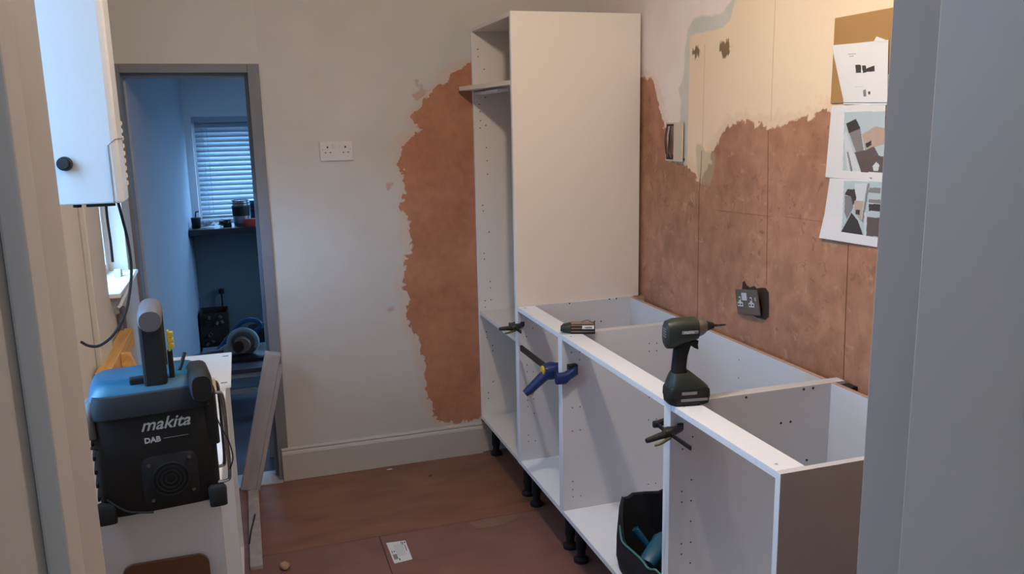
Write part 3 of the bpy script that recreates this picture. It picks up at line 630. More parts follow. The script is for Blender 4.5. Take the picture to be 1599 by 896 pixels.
# ------------------------------------------------------------------ back wall socket
def wsocket():
    so = empty('wall_socket', (-.634, 0, 1.512), 'white plastic double socket on the painted back wall to the right of the doorway', 'socket')
    MB().box((-.706, -.010, 1.468), (-.561, 0, 1.555)).build('face_plate', M['white_pl'], so, bevel=.003)
    for cx in (-.672, -.594):
        b = MB().box((cx-.003, -.0112, 1.524), (cx+.003, -.0098, 1.533)).box((cx-.013, -.0112, 1.503), (cx-.006, -.0098, 1.507)).box((cx+.008, -.0112, 1.503), (cx+.015, -.0098, 1.507))
        b.build('pin_holes', M['hole'], so)
    for cx in (-.646, -.612): MB().box((cx-.006, -.013, 1.524), (cx+.006, -.0095, 1.542)).build('switch', M['white_pl'], so, bevel=.0015)
    for cx in (-.694, -.573): MB().disc((cx, -.0105, 1.518), .003, 1, .001, 10).build('screw', M['hole_light'], so)
wsocket()

# ------------------------------------------------------------------ loose steel socket on the right wall
HZ = [(-1.368, 1.062), (-1.378, 1.066), (-1.392, 1.054), (-1.412, 1.050), (-1.434, 1.060), (-1.452, 1.054), (-1.478, 1.062), (-1.502, 1.064), (-1.518, 1.052), (-1.522, 1.01), (-1.524, .972), (-1.506, .958), (-1.46, .955), (-1.40, .965), (-1.36, .98)]
hz = MB().prism(HZ, 0, XR-.0018, XR-.0006).build('wall_cut_out', M['dark'], wr)
so = local('loose_socket', (XR-.0022, -1.430, 1.006), 'brushed steel double socket hanging loose and tilted from a ragged hole in the plaster', 'socket', rot=(R(-9), R(-5), R(-3)))
MB().box((-.0215, -.073, -.043), (-.0155, .073, .043)).build('face_plate', M['satin'], so, bevel=.002)
MB().box((-.0155, -.050, -.028), (-.004, .050, .028)).build('back_box', M['dark'], so, bevel=.002)
for cy in (-.030, .044):
    pr = [(cy-.006, .018), (cy+.006, .018), (cy+.006, -.0), (cy+.017, -.002), (cy+.017, -.016), (cy-.017, -.016), (cy-.017, -.002), (cy-.006, 0)]
    MB().prism(pr, 0, -.0225, -.0214).build('pin_plate', M['print'], so)
    MB().box((-.0232, cy-.003, .006), (-.0224, cy+.003, .014)).box((-.0232, cy-.013, -.011), (-.0224, cy-.005, -.006)).box((-.0232, cy+.005, -.011), (-.0224, cy+.013, -.006)).build('pin_holes', M['hole'], so)
for cy in (.002, .018): MB().box((-.0245, cy-.007, .006), (-.0214, cy+.007, .032)).build('switch', M['print'], so, bevel=.001)
MB().box((-.0225, -.060, .006), (-.0214, -.056, .018)).build('marking', M['print'], so)

# open metal back box with its cover hanging by one screw
bb = empty('switch_box', (XR, -.85, 1.53), 'open recessed metal box full of wires with loose cream cover on the right wall', 'switch')
MB().box((XR-.004, -.888, 1.457), (XR-.0008, -.806, 1.606)).build('box_rim', M['cream_pl'], bb, bevel=.001)
MB().box((XR-.0052, -.882, 1.463), (XR-.0038, -.812, 1.600)).build('box_inside', M['dark'], bb)
random.seed(3)
for k, c in enumerate(('wire', 'grey_plastic', 'wire', 'darkgreen', 'cream_pl', 'wire', 'gunmetal')):
    y = -.877+.0095*k
    MB().tube([(XR-.007, y, 1.470+random.random()*.02), (XR-.010, y+random.uniform(-.008, .008), 1.505), (XR-.012, y+random.uniform(-.008, .008), 1.550), (XR-.007, y, 1.592)], .0026, 6).build('wire', M[c], bb, smooth=True)
MB().box((XR-.016, -.957, 1.457), (XR-.010, -.889, 1.607)).build('cover_plate', M['cream_pl'], bb, bevel=.002)
MB().box((XR-.010, -.951, 1.462), (XR-.0012, -.893, 1.470)).build('plate_lip', M['gunmetal'], bb)

# brown board with sheets of paper pinned to it
brd = MB().box((XR-.006, -2.02, 1.652), (XR-.0008, -1.781, 1.885)).build('notice_board', M['boardbrown'], bevel=.001)
tag(brd, 'brown hardboard sheet on the right wall behind the pinned papers, beside the door jamb', 'board')
def inpoly(p, poly): return sdf(p, poly) > 0
def sheet(label, corners, prints, off, curl, m0='paper', N=110):
    """corners (y,z) order: top-left, top-right, bottom-right, bottom-left; curl(u,v) -> distance from the wall"""
    ms = [m0]; vs = []; fs = []; mi = []
    tl, tr_, br, bl_ = corners
    def at(u, v):
        y = (tl[0]*(1-u)+tr_[0]*u)*(1-v)+(bl_[0]*(1-u)+br[0]*u)*v
        z = (tl[1]*(1-u)+tr_[1]*u)*(1-v)+(bl_[1]*(1-u)+br[1]*u)*v
        return y, z
    for j in range(N+1):
        for i in range(N+1):
            u, v = i/N, j/N; y, z = at(u, v); vs.append((XR-off-curl(u, v), y, z))
    for j in range(N):
        for i in range(N):
            fs.append((j*(N+1)+i, (j+1)*(N+1)+i, (j+1)*(N+1)+i+1, j*(N+1)+i+1))
            y, z = at((i+.5)/N, (j+.5)/N); k = 0
            for mn, poly in prints:
                if inpoly((y, z), poly):
                    if mn not in ms: ms.append(mn)
                    k = ms.index(mn)
            mi.append(k)
    me = bpy.data.meshes.new('paper_sheet'); me.from_pydata(vs, [], fs)
    for m in ms: me.materials.append(M[m])
    me.polygons.foreach_set('material_index', mi)
    for p in me.polygons: p.use_smooth = True
    o = bpy.data.objects.new('paper_sheet', me); link(o)
    sl = o.modifiers.new('thickness', 'SOLIDIFY'); sl.thickness = .0003
    return tag(o, label, 'paper')
sheet('plain white sheet tucked behind the top drawing, its left edge showing', [(-1.8198, 1.7234), (-2.0051, 1.7192), (-2.0077, 1.6415), (-1.8391, 1.6477)], [], .0068, lambda u, v: .001*(1-u))
sheet('topmost white sheet with small black plan drawings, left corner curling', [(-1.7888, 1.8108), (-1.9972, 1.8061), (-2.0071, 1.648), (-1.8413, 1.6529)],
      [('ink', [(-1.8804, 1.7511), (-1.9012, 1.7503), (-1.9038, 1.7288), (-1.8839, 1.73)]), ('ink', [(-1.9046, 1.7483), (-1.9189, 1.7479), (-1.9225, 1.7393), (-1.9515, 1.7451), (-1.9536, 1.7296), (-1.9406, 1.7293), (-1.9265, 1.7302), (-1.9105, 1.7278)]),
       ('ink_grey', [(-1.9143, 1.6838), (-1.9248, 1.6845), (-1.928, 1.6664), (-1.9175, 1.6663)]), ('ink', [(-1.9351, 1.6785), (-1.9414, 1.6793), (-1.9429, 1.6709), (-1.9365, 1.6706)]),
       ('ink_grey', [(-1.8516, 1.7822), (-1.8811, 1.782), (-1.8812, 1.7806), (-1.8518, 1.7808)]), ('ink_grey', [(-1.8563, 1.7767), (-1.8732, 1.7765), (-1.8733, 1.7751), (-1.8565, 1.7753)]),
       ('ink_light', [(-1.8824, 1.6938), (-1.9135, 1.6929), (-1.9137, 1.6912), (-1.8846, 1.692)])], .0075, lambda u, v: .020*max(0, .45-u)**1*(1-v)+.002)
sheet('middle white sheet with a colour kitchen picture, below the plan drawings', [(-1.7888, 1.6438), (-1.9981, 1.6466), (-2.0027, 1.4424), (-1.7716, 1.4418)],
      [('ink_pale', [(-1.8455, 1.6271), (-2.0044, 1.6262), (-2.0126, 1.4676), (-1.8469, 1.4659)]), ('ink_light', [(-1.8459, 1.5636), (-1.8554, 1.5754), (-1.916, 1.4657), (-1.8646, 1.4652)]),
       ('ink_grey', [(-1.8597, 1.5824), (-1.9091, 1.5847), (-1.9257, 1.5227), (-1.8998, 1.5128)]), ('ink', [(-1.8537, 1.5956), (-1.8917, 1.6078), (-1.9106, 1.5824), (-1.8664, 1.5684)]),
       ('ink_tan', [(-1.9173, 1.5663), (-1.9654, 1.5877), (-2.0022, 1.5823), (-2.0058, 1.5424), (-1.9308, 1.5251)]), ('ink', [(-1.9307, 1.5412), (-1.9515, 1.5497), (-1.9538, 1.5379), (-1.9357, 1.5298)]),
       ('ink_brown', [(-1.8913, 1.5172), (-1.9309, 1.5238), (-1.9625, 1.5349), (-1.9824, 1.5105), (-2.0152, 1.507), (-2.0126, 1.4676), (-1.9194, 1.4645)]), ('ink_light', [(-1.9606, 1.4825), (-1.9737, 1.4944), (-1.9859, 1.4858), (-1.981, 1.4697), (-1.965, 1.4699)]),
       ('ink_grey', [(-1.861, 1.5165), (-1.8664, 1.519), (-1.8875, 1.4653), (-1.8792, 1.465)]), ('ink_grey', [(-1.9503, 1.4517), (-1.9602, 1.4513), (-1.9604, 1.4485), (-1.9506, 1.4489)])], .003, lambda u, v: .005*(1-v)+.0015*math.sin(u*5))
sheet('lowest white sheet with a dark kitchen picture, bottom corner lifting off the wall', [(-1.794, 1.4412), (-2.0025, 1.4441), (-1.9994, 1.267), (-1.7683, 1.2648)],
      [('ink_pale', [(-1.8542, 1.4374), (-2.0086, 1.443), (-2.0095, 1.2931), (-1.8575, 1.2931)]), ('ink_light', [(-1.8984, 1.4328), (-1.9485, 1.4358), (-1.936, 1.3883), (-1.9024, 1.3856)]),
       ('ink', [(-1.8595, 1.3991), (-1.8708, 1.4153), (-1.8998, 1.4163), (-1.9088, 1.3909), (-1.8968, 1.3708), (-1.8865, 1.3949)]), ('ink_grey', [(-1.8611, 1.3968), (-1.8865, 1.3949), (-1.8986, 1.3662), (-1.8758, 1.3303), (-1.8637, 1.3486)]),
       ('ink_tan', [(-1.9012, 1.3846), (-1.9364, 1.3846), (-1.9309, 1.3311), (-1.9053, 1.3524)]), ('ink', [(-1.9081, 1.3599), (-1.9249, 1.3614), (-1.9248, 1.3471), (-1.9097, 1.3481)]),
       ('ink', [(-1.8575, 1.2931), (-1.8916, 1.3512), (-1.9208, 1.3301), (-1.9441, 1.2945)]), ('ink_grey', [(-1.9485, 1.4358), (-1.9569, 1.4363), (-1.9487, 1.3799), (-1.9413, 1.3275), (-1.9342, 1.3315)]),
       ('ink_grey', [(-1.956, 1.4247), (-1.9976, 1.426), (-1.9989, 1.4116), (-1.9539, 1.4107)]), ('ink', [(-1.9579, 1.3807), (-2.0014, 1.3834), (-2.0032, 1.3634), (-1.9595, 1.3622)]), ('ink_grey', [(-1.9567, 1.3937), (-2.0003, 1.3952), (-2.0012, 1.3852), (-1.9576, 1.3835)]),
       ('ink_brown', [(-1.9544, 1.3453), (-2.0047, 1.347), (-2.0092, 1.2967), (-1.9563, 1.2932)]), ('ink_light', [(-1.9428, 1.3559), (-1.9507, 1.3567), (-1.955, 1.293), (-1.9482, 1.2941)])], .004, lambda u, v: .018*max(0, v-.6)*(1-u)+.001)
tb = MB().prism([(-1.9466, 1.8078), (-1.955, 1.8183), (-1.9881, 1.807), (-1.9887, 1.8006)], 0, XR-.011, XR-.0105).build('paper_scrap', M['paper'])
tag(tb, 'tiny folded white paper corner sticking up above the topmost sheet', 'paper')

# ------------------------------------------------------------------ impact driver standing on the rail
dr = local('impact_driver', (.040, -1.915, ZT+.0005), 'dark green and black impact driver standing upright on its battery on the cabinet rail', 'power tool', rz=R(-9))
MB().loft([(0, .006, 0, .050, .030), (.004, .006, 0, .056, .036), (.022, .006, 0, .058, .038)], 28, 5).loft([(.022, .006, 0, .059, .0385), (.040, .006, 0, .058, .0385), (.048, .004, 0, .052, .036)], 28, 5).build('battery', M['black'], dr, smooth=True)
MB().loft([(.046, .006, 0, .056, .038), (.056, .002, 0, .050, .037), (.074, -.006, 0, .036, .030), (.086, -.011, 0, .026, .022)], 28, 3.4).build('battery_shoe', M['darkgreen'], dr, smooth=True)
MB().loft([(.080, -.015, 0, .022, .019), (.10, -.016, 0, .0195, .0175), (.13, -.013, 0, .0195, .0175), (.155, -.008, 0, .022, .0185), (.17, -.004, 0, .030, .020)], 24, 2.5).build('handle', M['black_soft'], dr, smooth=True)
MB().loft([(-.057, 0, .190, .020, .028), (-.052, 0, .190, .028, .037), (-.036, 0, .192, .031, .040), (-.010, 0, .198, .031, .035), (.020, 0, .202, .031, .030), (.030, 0, .203, .029, .028)], 28, 2.6, axis=0).build('motor_housing', M['darkgreen'], dr, smooth=True)
MB().loft([(.030, 0, .203, .027, .026), (.046, 0, .206, .024, .023), (.056, 0, .207, .017, .017)], 24, 2, axis=0).build('hammer_case', M['satin'], dr, smooth=True)
MB().loft([(.054, 0, .207, .017, .017), (.064, 0, .207, .012, .012), (.072, 0, .207, .0095, .0095), (.078, 0, .207, .008, .008)], 20, 2, axis=0).build('chuck', M['black'], dr, smooth=True)
MB().loft([(.074, 0, .207, .0036, .0036), (.090, 0, .207, .0036, .0036), (.091, 0, .207, .0026, .0026), (.108, 0, .207, .0026, .0026), (.114, 0, .207, .001, .001)], 8, 2, axis=0).build('screwdriver_bit', M['gunmetal'], dr)
MB().prism([(.012, .172), (.036, .170), (.034, .158), (.036, .145), (.024, .150), (.014, .158)], 1, -.008, .008).build('trigger', M['black'], dr, bevel=.002)
MB().box((-.020, -.0335, .196), (.024, -.0305, .204)).build('name_strip', M['ink_grey'], dr, bevel=.0005)
text('lettering', 'makita', .011, M['print'], dr, XZ((-.002, -.0340, .197)), .3, .0002)
MB().box((-.020, -.0395, .032), (.022, -.0375, .040)).build('battery_label', M['ink_grey'], dr, bevel=.0005)
MB().box((-.022, -.0395, .014), (.052, -.0375, .021)).build('battery_stripe', M['ink_grey'], dr, bevel=.0005)
b = MB()
for k in range(4): b.box((-.0575, -.014, .184+.007*k), (-.0545, .014, .187+.007*k))
b.build('vent_slots', M['ink_grey'], dr)

# ------------------------------------------------------------------ small tool case lying on the rail
tc_ = local('tool_case', (.060, -1.105, ZT), 'small dark tool case with tan stripes and white label lying on the rail joint', 'case', rz=R(-22))
MB().loft([(-.056, 0, .016, .010, .008), (-.046, 0, .018, .018, .015), (-.020, 0, .019, .022, .019)], 20, 3, axis=0).build('rounded_end', M['darkgreen'], tc_, smooth=True)
MB().box((-.020, -.022, .0), (.068, .022, .036)).build('body', M['black'], tc_, bevel=.002)
for z in (.008, .020, .030): MB().box((-.018, -.0228, z), (.066, -.0218, z+.003)).build('stripe', M['tan'], tc_)
MB().box((-.018, -.02, .036), (.064, .02, .0368)).build('top_label', M['tan'], tc_)
MB().box((.022, -.0234, .019), (.064, -.0226, .032)).build('label', M['paper'], tc_)
text('label_lettering', 'makita', .010, M['ink'], tc_, XZ((.043, -.0236, .022)), .3, .0003, .0003)
MB().tube([(.020, .01, .0368), (.040, .0, .046), (.064, -.012, .038)], .0012, 6).build('wire_loop', M['gunmetal'], tc_, smooth=True)

# ------------------------------------------------------------------ clamps
def clamp(loc, label, bar, body_y, head_y, sgn, hdl, sc=1.0, body='blue', trig='yellow', jaw=.055, rz=0, rx=0):
    """bar along y, jaws reach towards +x, handle points to hdl (x,z)"""
    e = local('bar_clamp', loc, label, 'clamp', rot=(rx, 0, rz))
    s = sc
    MB().box((-.003*s, bar[0], -.008*s), (.003*s, bar[1], .008*s)).build('bar', M['gunmetal'], e, bevel=.0008)
    # fixed head
    h = sgn
    MB().loft([(0*s-.012*s, head_y, 0, .010*s, .013*s), (.010*s, head_y, .0, .012*s, .014*s), (jaw*.6, head_y, .008*s, .010*s, .012*s), (jaw, head_y, .016*s, .009*s, .012*s)], 12, 3, axis=0).build('fixed_jaw', M[body], e, smooth=True)
    MB().box((jaw-.018*s, min(head_y, head_y+h*.014*s), .004*s), (jaw+.006*s, max(head_y, head_y+h*.014*s), .030*s)).build('jaw_pad', M['black_soft'], e, bevel=.002)
    # sliding body
    MB().loft([(-.020*s, body_y, .0, .018*s, .018*s), (.0, body_y, .002, .022*s, .021*s), (.018*s, body_y, .004, .016*s, .016*s), (jaw*.95, body_y-h*.004, .012*s, .010*s, .013*s)], 14, 3, axis=0).build('sliding_body', M[body], e, smooth=True)
    MB().box((jaw-.018*s, min(body_y-h*.004, body_y-h*.016*s), .002*s), (jaw+.006*s, max(body_y-h*.004, body_y-h*.016*s), .028*s)).build('jaw_pad', M['black_soft'], e, bevel=.002)
    hx, hz_ = hdl
    MB().tube([(-.010*s, body_y, -.004*s), (hx*.4, body_y-h*-.004, hz_*.35), (hx*.8, body_y-h*-.008, hz_*.8), (hx, body_y-h*-.010, hz_)], [.014*s, .013*s, .011*s, .009*s], 10).build('handle', M[body], e, smooth=True)
    MB().tube([(-.004*s, body_y-h*-.016*s, -.012*s), (hx*.45, body_y-h*-.024*s, hz_*.4-.020*s), (hx*.7, body_y-h*-.020*s, hz_*.7-.024*s)], [.006*s, .006*s, .004*s], 8).build('trigger', M[trig], e, smooth=True)
    MB().disc((-.0225*s, body_y, .004*s), .012*s, 0, .002*s, 14).build('badge', M[trig], e)
    return e
clamp((-.016, -1.10, .718), 'large blue and yellow bar clamp on the joint between the first two base cabinets', (-.060, .400), .053, -.045, 1, (-.100, -.078), 1.5, 'blue', 'yellow', .058)
clamp((-.0165, -.60, .785), 'small dark green clamp gripping the joint of tall cabinet and first base cabinet', (-.105, .055), -.024, .026, -1, (-.070, .004), .75, 'darkgreen', 'olive', .040)
clamp((-.014, -1.90, .797), 'small dark and olive clamp on the near cabinet joint below the impact driver', (-.150, .050), -.036, .036, -1, (-.072, -.008), .72, 'gunmetal', 'olive', .042)

# ------------------------------------------------------------------ tool bag in the middle cabinet
zb = ZB+T
bgx, bgy = .138, -1.665
tb_ = empty('tool_bag', (bgx, bgy, zb), 'black open tool bag with pale rim holding teal tools, inside the middle cabinet', 'bag')
def ring(z, hx, hy, cx=bgx, cy=bgy, lift=0, n=40, e=4):
    out = []
    for k in range(n):
        a = 2*math.pi*k/n; ca, sa = math.cos(a), math.sin(a)
        x = cx+hx*math.copysign(abs(ca)**(2/e), ca); y = cy+hy*math.copysign(abs(sa)**(2/e), sa)
        t = max(0, min(1, ((y-cy)/hy-.55)/.35)); t = t*t*(3-2*t)
        out.append(Vector((x, y, z+lift*t+.005*math.sin(k*1.9)*(z > zb+.02))))
    return out
bm = bmesh.new(); rings = []
O = ((zb+.0005, .125, .155, 0), (zb+.04, .132, .166, 0), (zb+.075, .130, .168, .05), (zb+.100, .124, .164, .105), (zb+.112, .120, .160, .112))
I_ = ((zb+.109, .112, .152, .110), (zb+.070, .118, .156, .06), (zb+.012, .116, .150, 0))
for z, hx, hy, lf in O+I_: rings.append([bm.verts.new(p) for p in ring(z, hx, hy, lift=lf)])
for a, c in zip(rings, rings[1:]):
    for k in range(40): bm.faces.new((a[k], a[(k+1) % 40], c[(k+1) % 40], c[k]))
bm.faces.new(rings[0]); bm.faces.new(rings[-1])
mb = MB(); mb.bm.free(); mb.bm = bm
M['canvas'] = mat('black_canvas', rgb(18, 18, 22), .85, vary=.3, scale=60, bump=.4, bscale=400)
mb.build('bag_body', M['canvas'], tb_, smooth=True)
M['rim'] = mat('pale_teal_piping', rgb(70, 130, 128), .5, vary=.1, scale=40)
rp = ring(zb+.112, .122, .162, lift=.112)
MB().tube([p+Vector((0, 0, .001)) for p in rp[17:36]], .0032, 8).build('rim_piping', M['rim'], tb_, smooth=True)
def screwdriver(p, q, c, lab):
    e = MB().tube([p, Vector(p).lerp(Vector(q), .55)], [.012, .014, .015, .010], 10, False)
    o = e.build('hand_tool', M[c], smooth=True); MB().tube([Vector(p).lerp(Vector(q), .55), q], .0035, 8, False).build('shaft', M['steel'], o)
    return tag(o, lab, 'tool')
td = local('teal_drill', (.098, -1.665, zb+.088), 'teal power tool lying in the open black tool bag', 'power tool', rot=(R(15), R(-20), R(35)))
MB().loft([(-.075, 0, .03, .024, .026), (-.065, 0, .03, .028, .030), (.03, 0, .03, .029, .031), (.055, 0, .03, .018, .020)], 20, 3, axis=0).build('housing', M['teal'], td, smooth=True)
MB().loft([(.055, 0, .03, .016, .016), (.080, 0, .03, .010, .010)], 16, 2, axis=0).build('chuck', M['black'], td, smooth=True)
MB().loft([(-.085, -.02, 0, .02, .016), (.01, -.018, 0, .022, .018)], 16, 3).build('handle', M['black'], td, smooth=True)
screwdriver((.075, -1.56, zb+.130), (.14, -1.60, zb+.03), 'teal', 'teal handled screwdriver upright in the tool bag, left of the teal power tool')
screwdriver((.080, -1.77, zb+.15), (.15, -1.74, zb+.03), 'cream_pl', 'cream handled tool standing at the right end of the tool bag')

# ------------------------------------------------------------------ things on the floor
cp_ = [(-0.6146, -0.7661), (-0.5391, -0.772), (-0.541, -0.9239), (-0.6112, -0.9332)]
cardo = MB().prism(cp_, 2, .0004, .0012).build('label_card', M['paper'])
tag(cardo, 'small white printed card lying on the floor in front of the cabinets', 'card')
cx = sum(p[0] for p in cp_)/4; cy = sum(p[1] for p in cp_)/4
def cu_(u, v):
    a, b_, c_, d_ = [Vector(p) for p in cp_]
    return (a.lerp(b_, u)).lerp(d_.lerp(c_, u), v)
def mark(u0, v0, u1, v1, m):
    q = [cu_(u0, v0), cu_(u1, v0), cu_(u1, v1), cu_(u0, v1)]
    MB().prism([(p.x, p.y) for p in q], 2, .0012, .0015).build('print', M[m], cardo)
for a in ((.72, .06, .76, .18), (.80, .06, .84, .20), (.90, .05, .95, .14), (.10, .42, .14, .54), (.20, .44, .26, .50), (.32, .82, .38, .92)): mark(*a, 'ink')
mark(.08, .60, .30, .84, 'ink_grey'); mark(.3, .15, .8, .75, 'ink_light'); mark(.86, .22, .90, .55, 'ink_red')
def crumb(loc, r, sq, label, m='crumb', name='plaster_crumb'):
    b = bmesh.new(); bmesh.ops.create_icosphere(b, subdivisions=2, radius=r)
    for v in b.verts:
        f = 1+.35*noise.noise(v.co*60+Vector(loc)*9); v.co *= f; v.co.x *= sq[0]; v.co.y *= sq[1]; v.co.z *= sq[2]
    mn = min(v.co.z for v in b.verts)
    for v in b.verts: v.co.z -= mn
    x = MB(); x.bm.free(); x.bm = b; o = x.build(name, M[m], smooth=True); o.location = loc
    return tag(o, label, 'debris')
crumb((-.480, -.060, .0002), .008, (1.9, .7, .35), 'white sliver of plaster on the floor in front of the skirting board', 'print')
crumb((-1.004, -.830, .0002), .018, (1, 1, .8), 'pale lump of plaster on the floor beside the left cabinets')
crumb((-.311, -.200, .0002), .007, (1.4, .8, .4), 'small dark crumb on the floor towards the tall cabinet', 'darkboard')
sp_pts = [(-.175+.095*math.cos(a)*(1+.25*math.sin(3*a+1)), -.745+.045*math.sin(a)*(1+.2*math.cos(2*a))) for a in [2*math.pi*k/28 for k in range(28)]]
M['splash'] = mat('dried_plaster_film', rgb(128, 96, 80), .8, vary=.15, scale=30)
tag(MB().prism(sp_pts, 2, .0001, .0011).build('plaster_splash', M['splash']), 'dried oval plaster splash on the floor in front of the middle cabinets', 'stain')

# ------------------------------------------------------------------ next room
ct = empty('far_counter', (-.8, 2.78, 0), 'dark worktop on pale panels under the far room window', 'counter')
box('worktop', (-1.43, 2.52, .872), (.4, YF-.001, .915), M['counter'], ct, bevel=.003)
M['panel_dim'] = mat('grey_panel', rgb(128, 136, 142), .7, vary=.05, scale=4)
box('back_panel', (-1.428, 2.93, .221), (.4, 2.95, .872), M['panel_dim'], ct)
box('end_panel', (-.2, 2.56, 0), (-.18, 2.93, .872), M['panel_dim'], ct)
box('plinth', (-1.428, 2.92, 0), (.4, YF-.02, .221), M['panel_dim'], ct)
b = MB().tube([(-1.262, 2.90, .22), (-1.262, 2.90, .37), (-1.262, 2.90, .385)], .006, 8, False).loft([(.37, -1.262, 2.90, .02, .02), (.405, -1.262, 2.90, .02, .02)], 12)
tag(b.build('stop_valve', M['black'], smooth=True), 'black stop valve on a thin pipe under the far counter', 'valve')
tn = empty('storage_jar', (-1.068, 2.70, .915), 'tall steel canister with a wire lid on the far counter', 'canister')
MB().loft([(.915, -1.068, 2.70, .054, .054), (.955, -1.068, 2.70, .058, .058), (1.045, -1.068, 2.70, .060, .060)], 24).build('body', M['foil'], tn, smooth=True)
MB().loft([(.985, -1.068, 2.70, .0605, .0605), (1.055, -1.068, 2.70, .0635, .0635)], 24).build('dark_band', M['black'], tn, smooth=True)
MB().loft([(1.055, -1.068, 2.70, .056, .056), (1.095, -1.068, 2.70, .056, .056)], 24).build('lid', M['steel'], tn, smooth=True)
b = MB()
for zz in (1.060, 1.078, 1.098): b.tube([(-1.068+.060*math.cos(2*math.pi*k/20), 2.70+.060*math.sin(2*math.pi*k/20), zz) for k in range(21)], .003, 6, False)
b.build('wire_rim', M['gunmetal'], tn, smooth=True)
bt_ = MB().loft([(.915, -.955, 2.76, .050, .050), (1.06, -.955, 2.76, .050, .050), (1.065, -.955, 2.76, .046, .046), (1.09, -.955, 2.76, .046, .046)], 24).build('blue_tin', M['saw_blue'], smooth=True)
MB().tube([(-.955+.051*math.cos(2*math.pi*k/20), 2.76+.051*math.sin(2*math.pi*k/20), 1.03) for k in range(21)], .002, 6, False).build('hoop', M['red'], bt_)
tag(bt_, 'blue tin on the far counter to the right of the steel canister', 'tin')
rd = MB().loft([(.915, -.985, 2.60, .075, .045), (.945, -.985, 2.60, .08, .048), (.968, -.985, 2.60, .06, .036)], 24, 3).build('red_tub', M['red'], smooth=True)
tag(rd, 'low red plastic tub at the right end of the visible far counter', 'tub')
dp = MB().loft([(.915, -1.385, 2.66, .030, .03), (.99, -1.385, 2.66, .034, .034)], 16).build('dark_pot', M['black'], smooth=True)
MB().tube([(-1.385, 2.66, .99), (-1.38, 2.65, 1.03), (-1.36, 2.64, 1.035)], .005, 8).build('brush', M['gunmetal'], dp)
tag(dp, 'black pot holding a brush at the left end of the far counter', 'pot')
random.seed(11)
for i, (x0, x1, m, lab) in enumerate(((-1.345, -1.255, 'blind', 'tangle of pale cable on the left of the far counter'), (-1.235, -1.14, 'cable', 'dark coil of cable on the far counter beside the canister'))):
    pts = []
    for k in range(26):
        a = k*1.1; pts.append(((x0+x1)/2+(x1-x0)/2*math.cos(a)*(.7+.3*random.random()), 2.62+.05*math.sin(a)*(.6+.5*random.random()), .920+.0016*k+.012*random.random()))
    tag(MB().tube(pts, .004, 6).build('cable_tangle', M[m], smooth=True), lab, 'cable')
pw = MB().box((-1.20, 2.60, .915), (-1.14, 2.66, .945)).build('charger_block', M['navy'], bevel=.004)
tag(pw, 'small dark blue block in the middle of the far counter', 'charger')
st = MB().tube([(-1.16, 2.58, .955), (-1.02, 2.56, .935)], .003, 6, False).tube([(-1.22, 2.57, .925), (-1.13, 2.585, .960)], .003, 6, False).build('metal_rods', M['steel'])
tag(st, 'thin metal rods lying across the clutter on the far counter', 'rod')

# cluttered crate under the counter, bench with the mitre saw
cr = empty('dark_crate', (-1.30, 2.72, 0), 'dark open crate of odds and ends on the floor under the far counter', 'crate')
MB().box((-1.42, 2.60, .0), (-1.22, 2.61, .28)).box((-1.42, 2.84, 0), (-1.22, 2.85, .28)).box((-1.42, 2.61, 0), (-1.41, 2.84, .28)).box((-1.23, 2.61, 0), (-1.22, 2.84, .28)).box((-1.41, 2.61, 0), (-1.23, 2.84, .01)).build('crate_body', M['dark'], cr, bevel=.001)
random.seed(5)
for k in range(12):
    x = random.uniform(-1.40, -1.24); z = random.uniform(.05, .26)
    MB().box((x-.008, 2.588, z-.012), (x+.01, 2.600, z+.012), rot=Matrix.Rotation(random.uniform(-1, 1), 3, 'Y')).build('scrap', M[random.choice(['tan', 'grey_plastic', 'maroon', 'gunmetal'])], cr, bevel=.001)
db = MB().loft([(.0, -.98, 2.5, .12, .09), (.14, -.98, 2.5, .13, .10), (.18, -.98, 2.5, .10, .08)], 20, 4).build('black_holdall', M['canvas'], smooth=True)
tag(db, 'black holdall on the floor under the right of the far counter', 'bag')
bn = empty('work_bench', (-1.12, 1.30, 0), 'low grey workbench with slatted front standing in the next room', 'bench')
MB().box((-1.36, 1.02, .245), (-.80, 1.62, .270)).build('bench_top', M['far_floor'], bn, bevel=.003)
MB().box((-1.34, 1.04, .215), (-.82, 1.06, .245)).box((-1.34, 1.04, .12), (-.82, 1.06, .15)).build('front_rail', M['gloss'], bn, bevel=.002)
for x in (-1.33, -.85):
    for y in (1.05, 1.57): MB().box((x-.02, y-.02, 0), (x+.02, y+.02, .245)).build('leg', M['plank'], bn, bevel=.002)
sw = local('mitre_saw', (-1.10, 1.28, .270), 'mitre saw with grey guard and blue loop handle on the far room bench', 'saw', rz=R(-6))
MB().loft([(0, -.02, .02, .16, .13), (.02, -.02, .02, .16, .13), (.03, -.02, .02, .14, .11)], 24, 5).build('base', M['gunmetal'], sw, smooth=True)
MB().tube([(-.01+.080*math.cos(R(a)), -.02, .100+.076*math.sin(R(a))) for a in range(-30, 216, 12)], .015, 10, False).build('blade_guard', M['saw_grey'], sw, smooth=True)
MB().disc((-.005, -.020, .095), .078, 1, .006, 32).build('guard_disc', M['grey_plastic'], sw)
MB().loft([(-.075, -.012, .092, .045, .045), (-.03, -.012, .092, .050, .050)], 24, 2, axis=1).build('motor', M['tan'], sw, smooth=True)
MB().loft([(-.080, -.030, .088, .025, .030), (-.073, -.030, .088, .032, .036)], 20, 2, axis=1).build('motor_cap', M['dark'], sw, smooth=True)
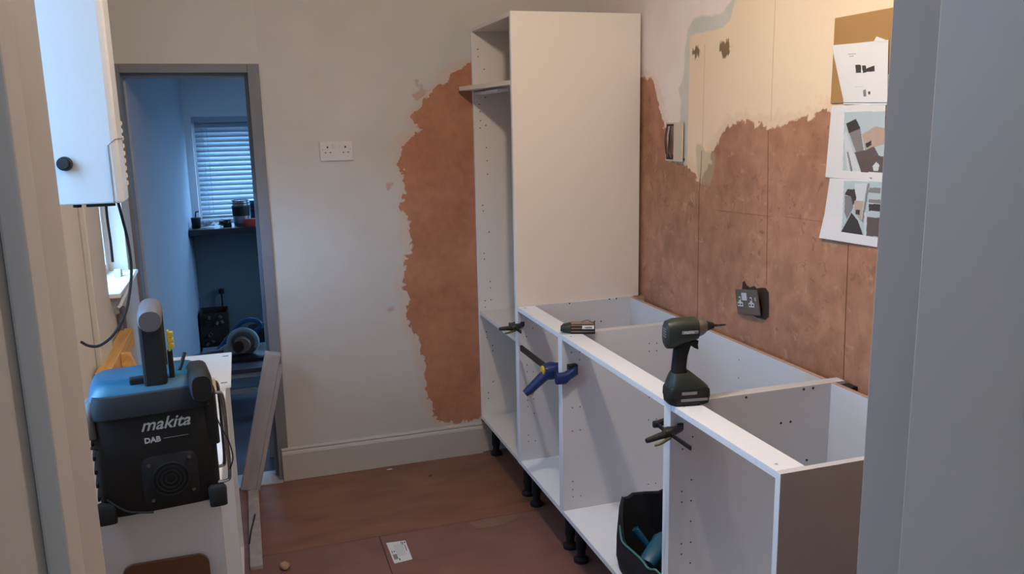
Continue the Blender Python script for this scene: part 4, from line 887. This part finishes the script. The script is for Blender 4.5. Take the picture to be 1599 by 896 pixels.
MB().box((-.135, -.03, .02), (-.07, .01, .09), rot=Matrix.Rotation(R(-30), 3, 'Y')).build('arm', M['saw_grey'], sw, bevel=.004)
MB().tube([(-.165, .03, .045), (-.10, .03, .12), (-.03, .03, .20), (.03, .03, .222), (.085, .03, .205), (.090, .03, .170), (.055, .03, .150)], .014, 10).build('loop_handle', M['saw_blue'], sw, smooth=True)
MB().box((-.058, .008, .140), (-.018, .013, .163), rot=Matrix.Rotation(R(-42), 3, 'Y')).build('warning_label', M['green_label'], sw)
# sloping dark tool body with maker's name behind the radio
dg_ = local('angle_grinder', (-1.325, 1.15, .300), 'dark purple power tool with pale maker lettering behind the radio handle', 'power tool', rot=(0, R(-9), R(2)))
MB().loft([(-.10, 0, .025, .026, .018), (-.06, 0, .03, .032, .026), (.06, 0, .03, .032, .026), (.11, 0, .03, .028, .022)], 20, 3, axis=0).build('body', M['maroon'], dg_, smooth=True)
text('maker_lettering', 'makita', .038, M['print'], dg_, XZ((.0, -.0345, .018)), .3, .0008)
dst = MB().box((-1.425, 1.06, 0), (-1.365, 1.26, .29)).build('support_block', M['plank'], bevel=.002)
tag(dst, 'upright pale block holding up the dark purple power tool', 'block')

# pale boards standing just beyond the doorway on the right
for x, y, w, h, lab in ((-1.02, .30, .05, .22, 'bluish white offcut board standing on the floor just beyond the doorway'), (-.965, .20, .02, .60, 'narrow grey upright strip standing behind the leaning plank')):
    tag(MB().box((x, y, 0), (x+w, y+.02, h)).build('offcut_board', M['plank'], bevel=.001), lab, 'board')

# ceiling pendant bulb (above the frame)
cb_ = empty('ceiling_light', (-.43, -2.16, 2.45), 'bare warm bulb hanging from the kitchen ceiling', 'lamp')
MB().loft([(2.43, -.43, -2.16, .045, .045), (2.449, -.43, -2.16, .048, .048)], 20).build('ceiling_rose', M['white_pl'], cb_, smooth=True)
MB().loft([(2.37, -.43, -2.16, .014, .014), (2.43, -.43, -2.16, .014, .014)], 14).build('lamp_holder', M['white_pl'], cb_, smooth=True)
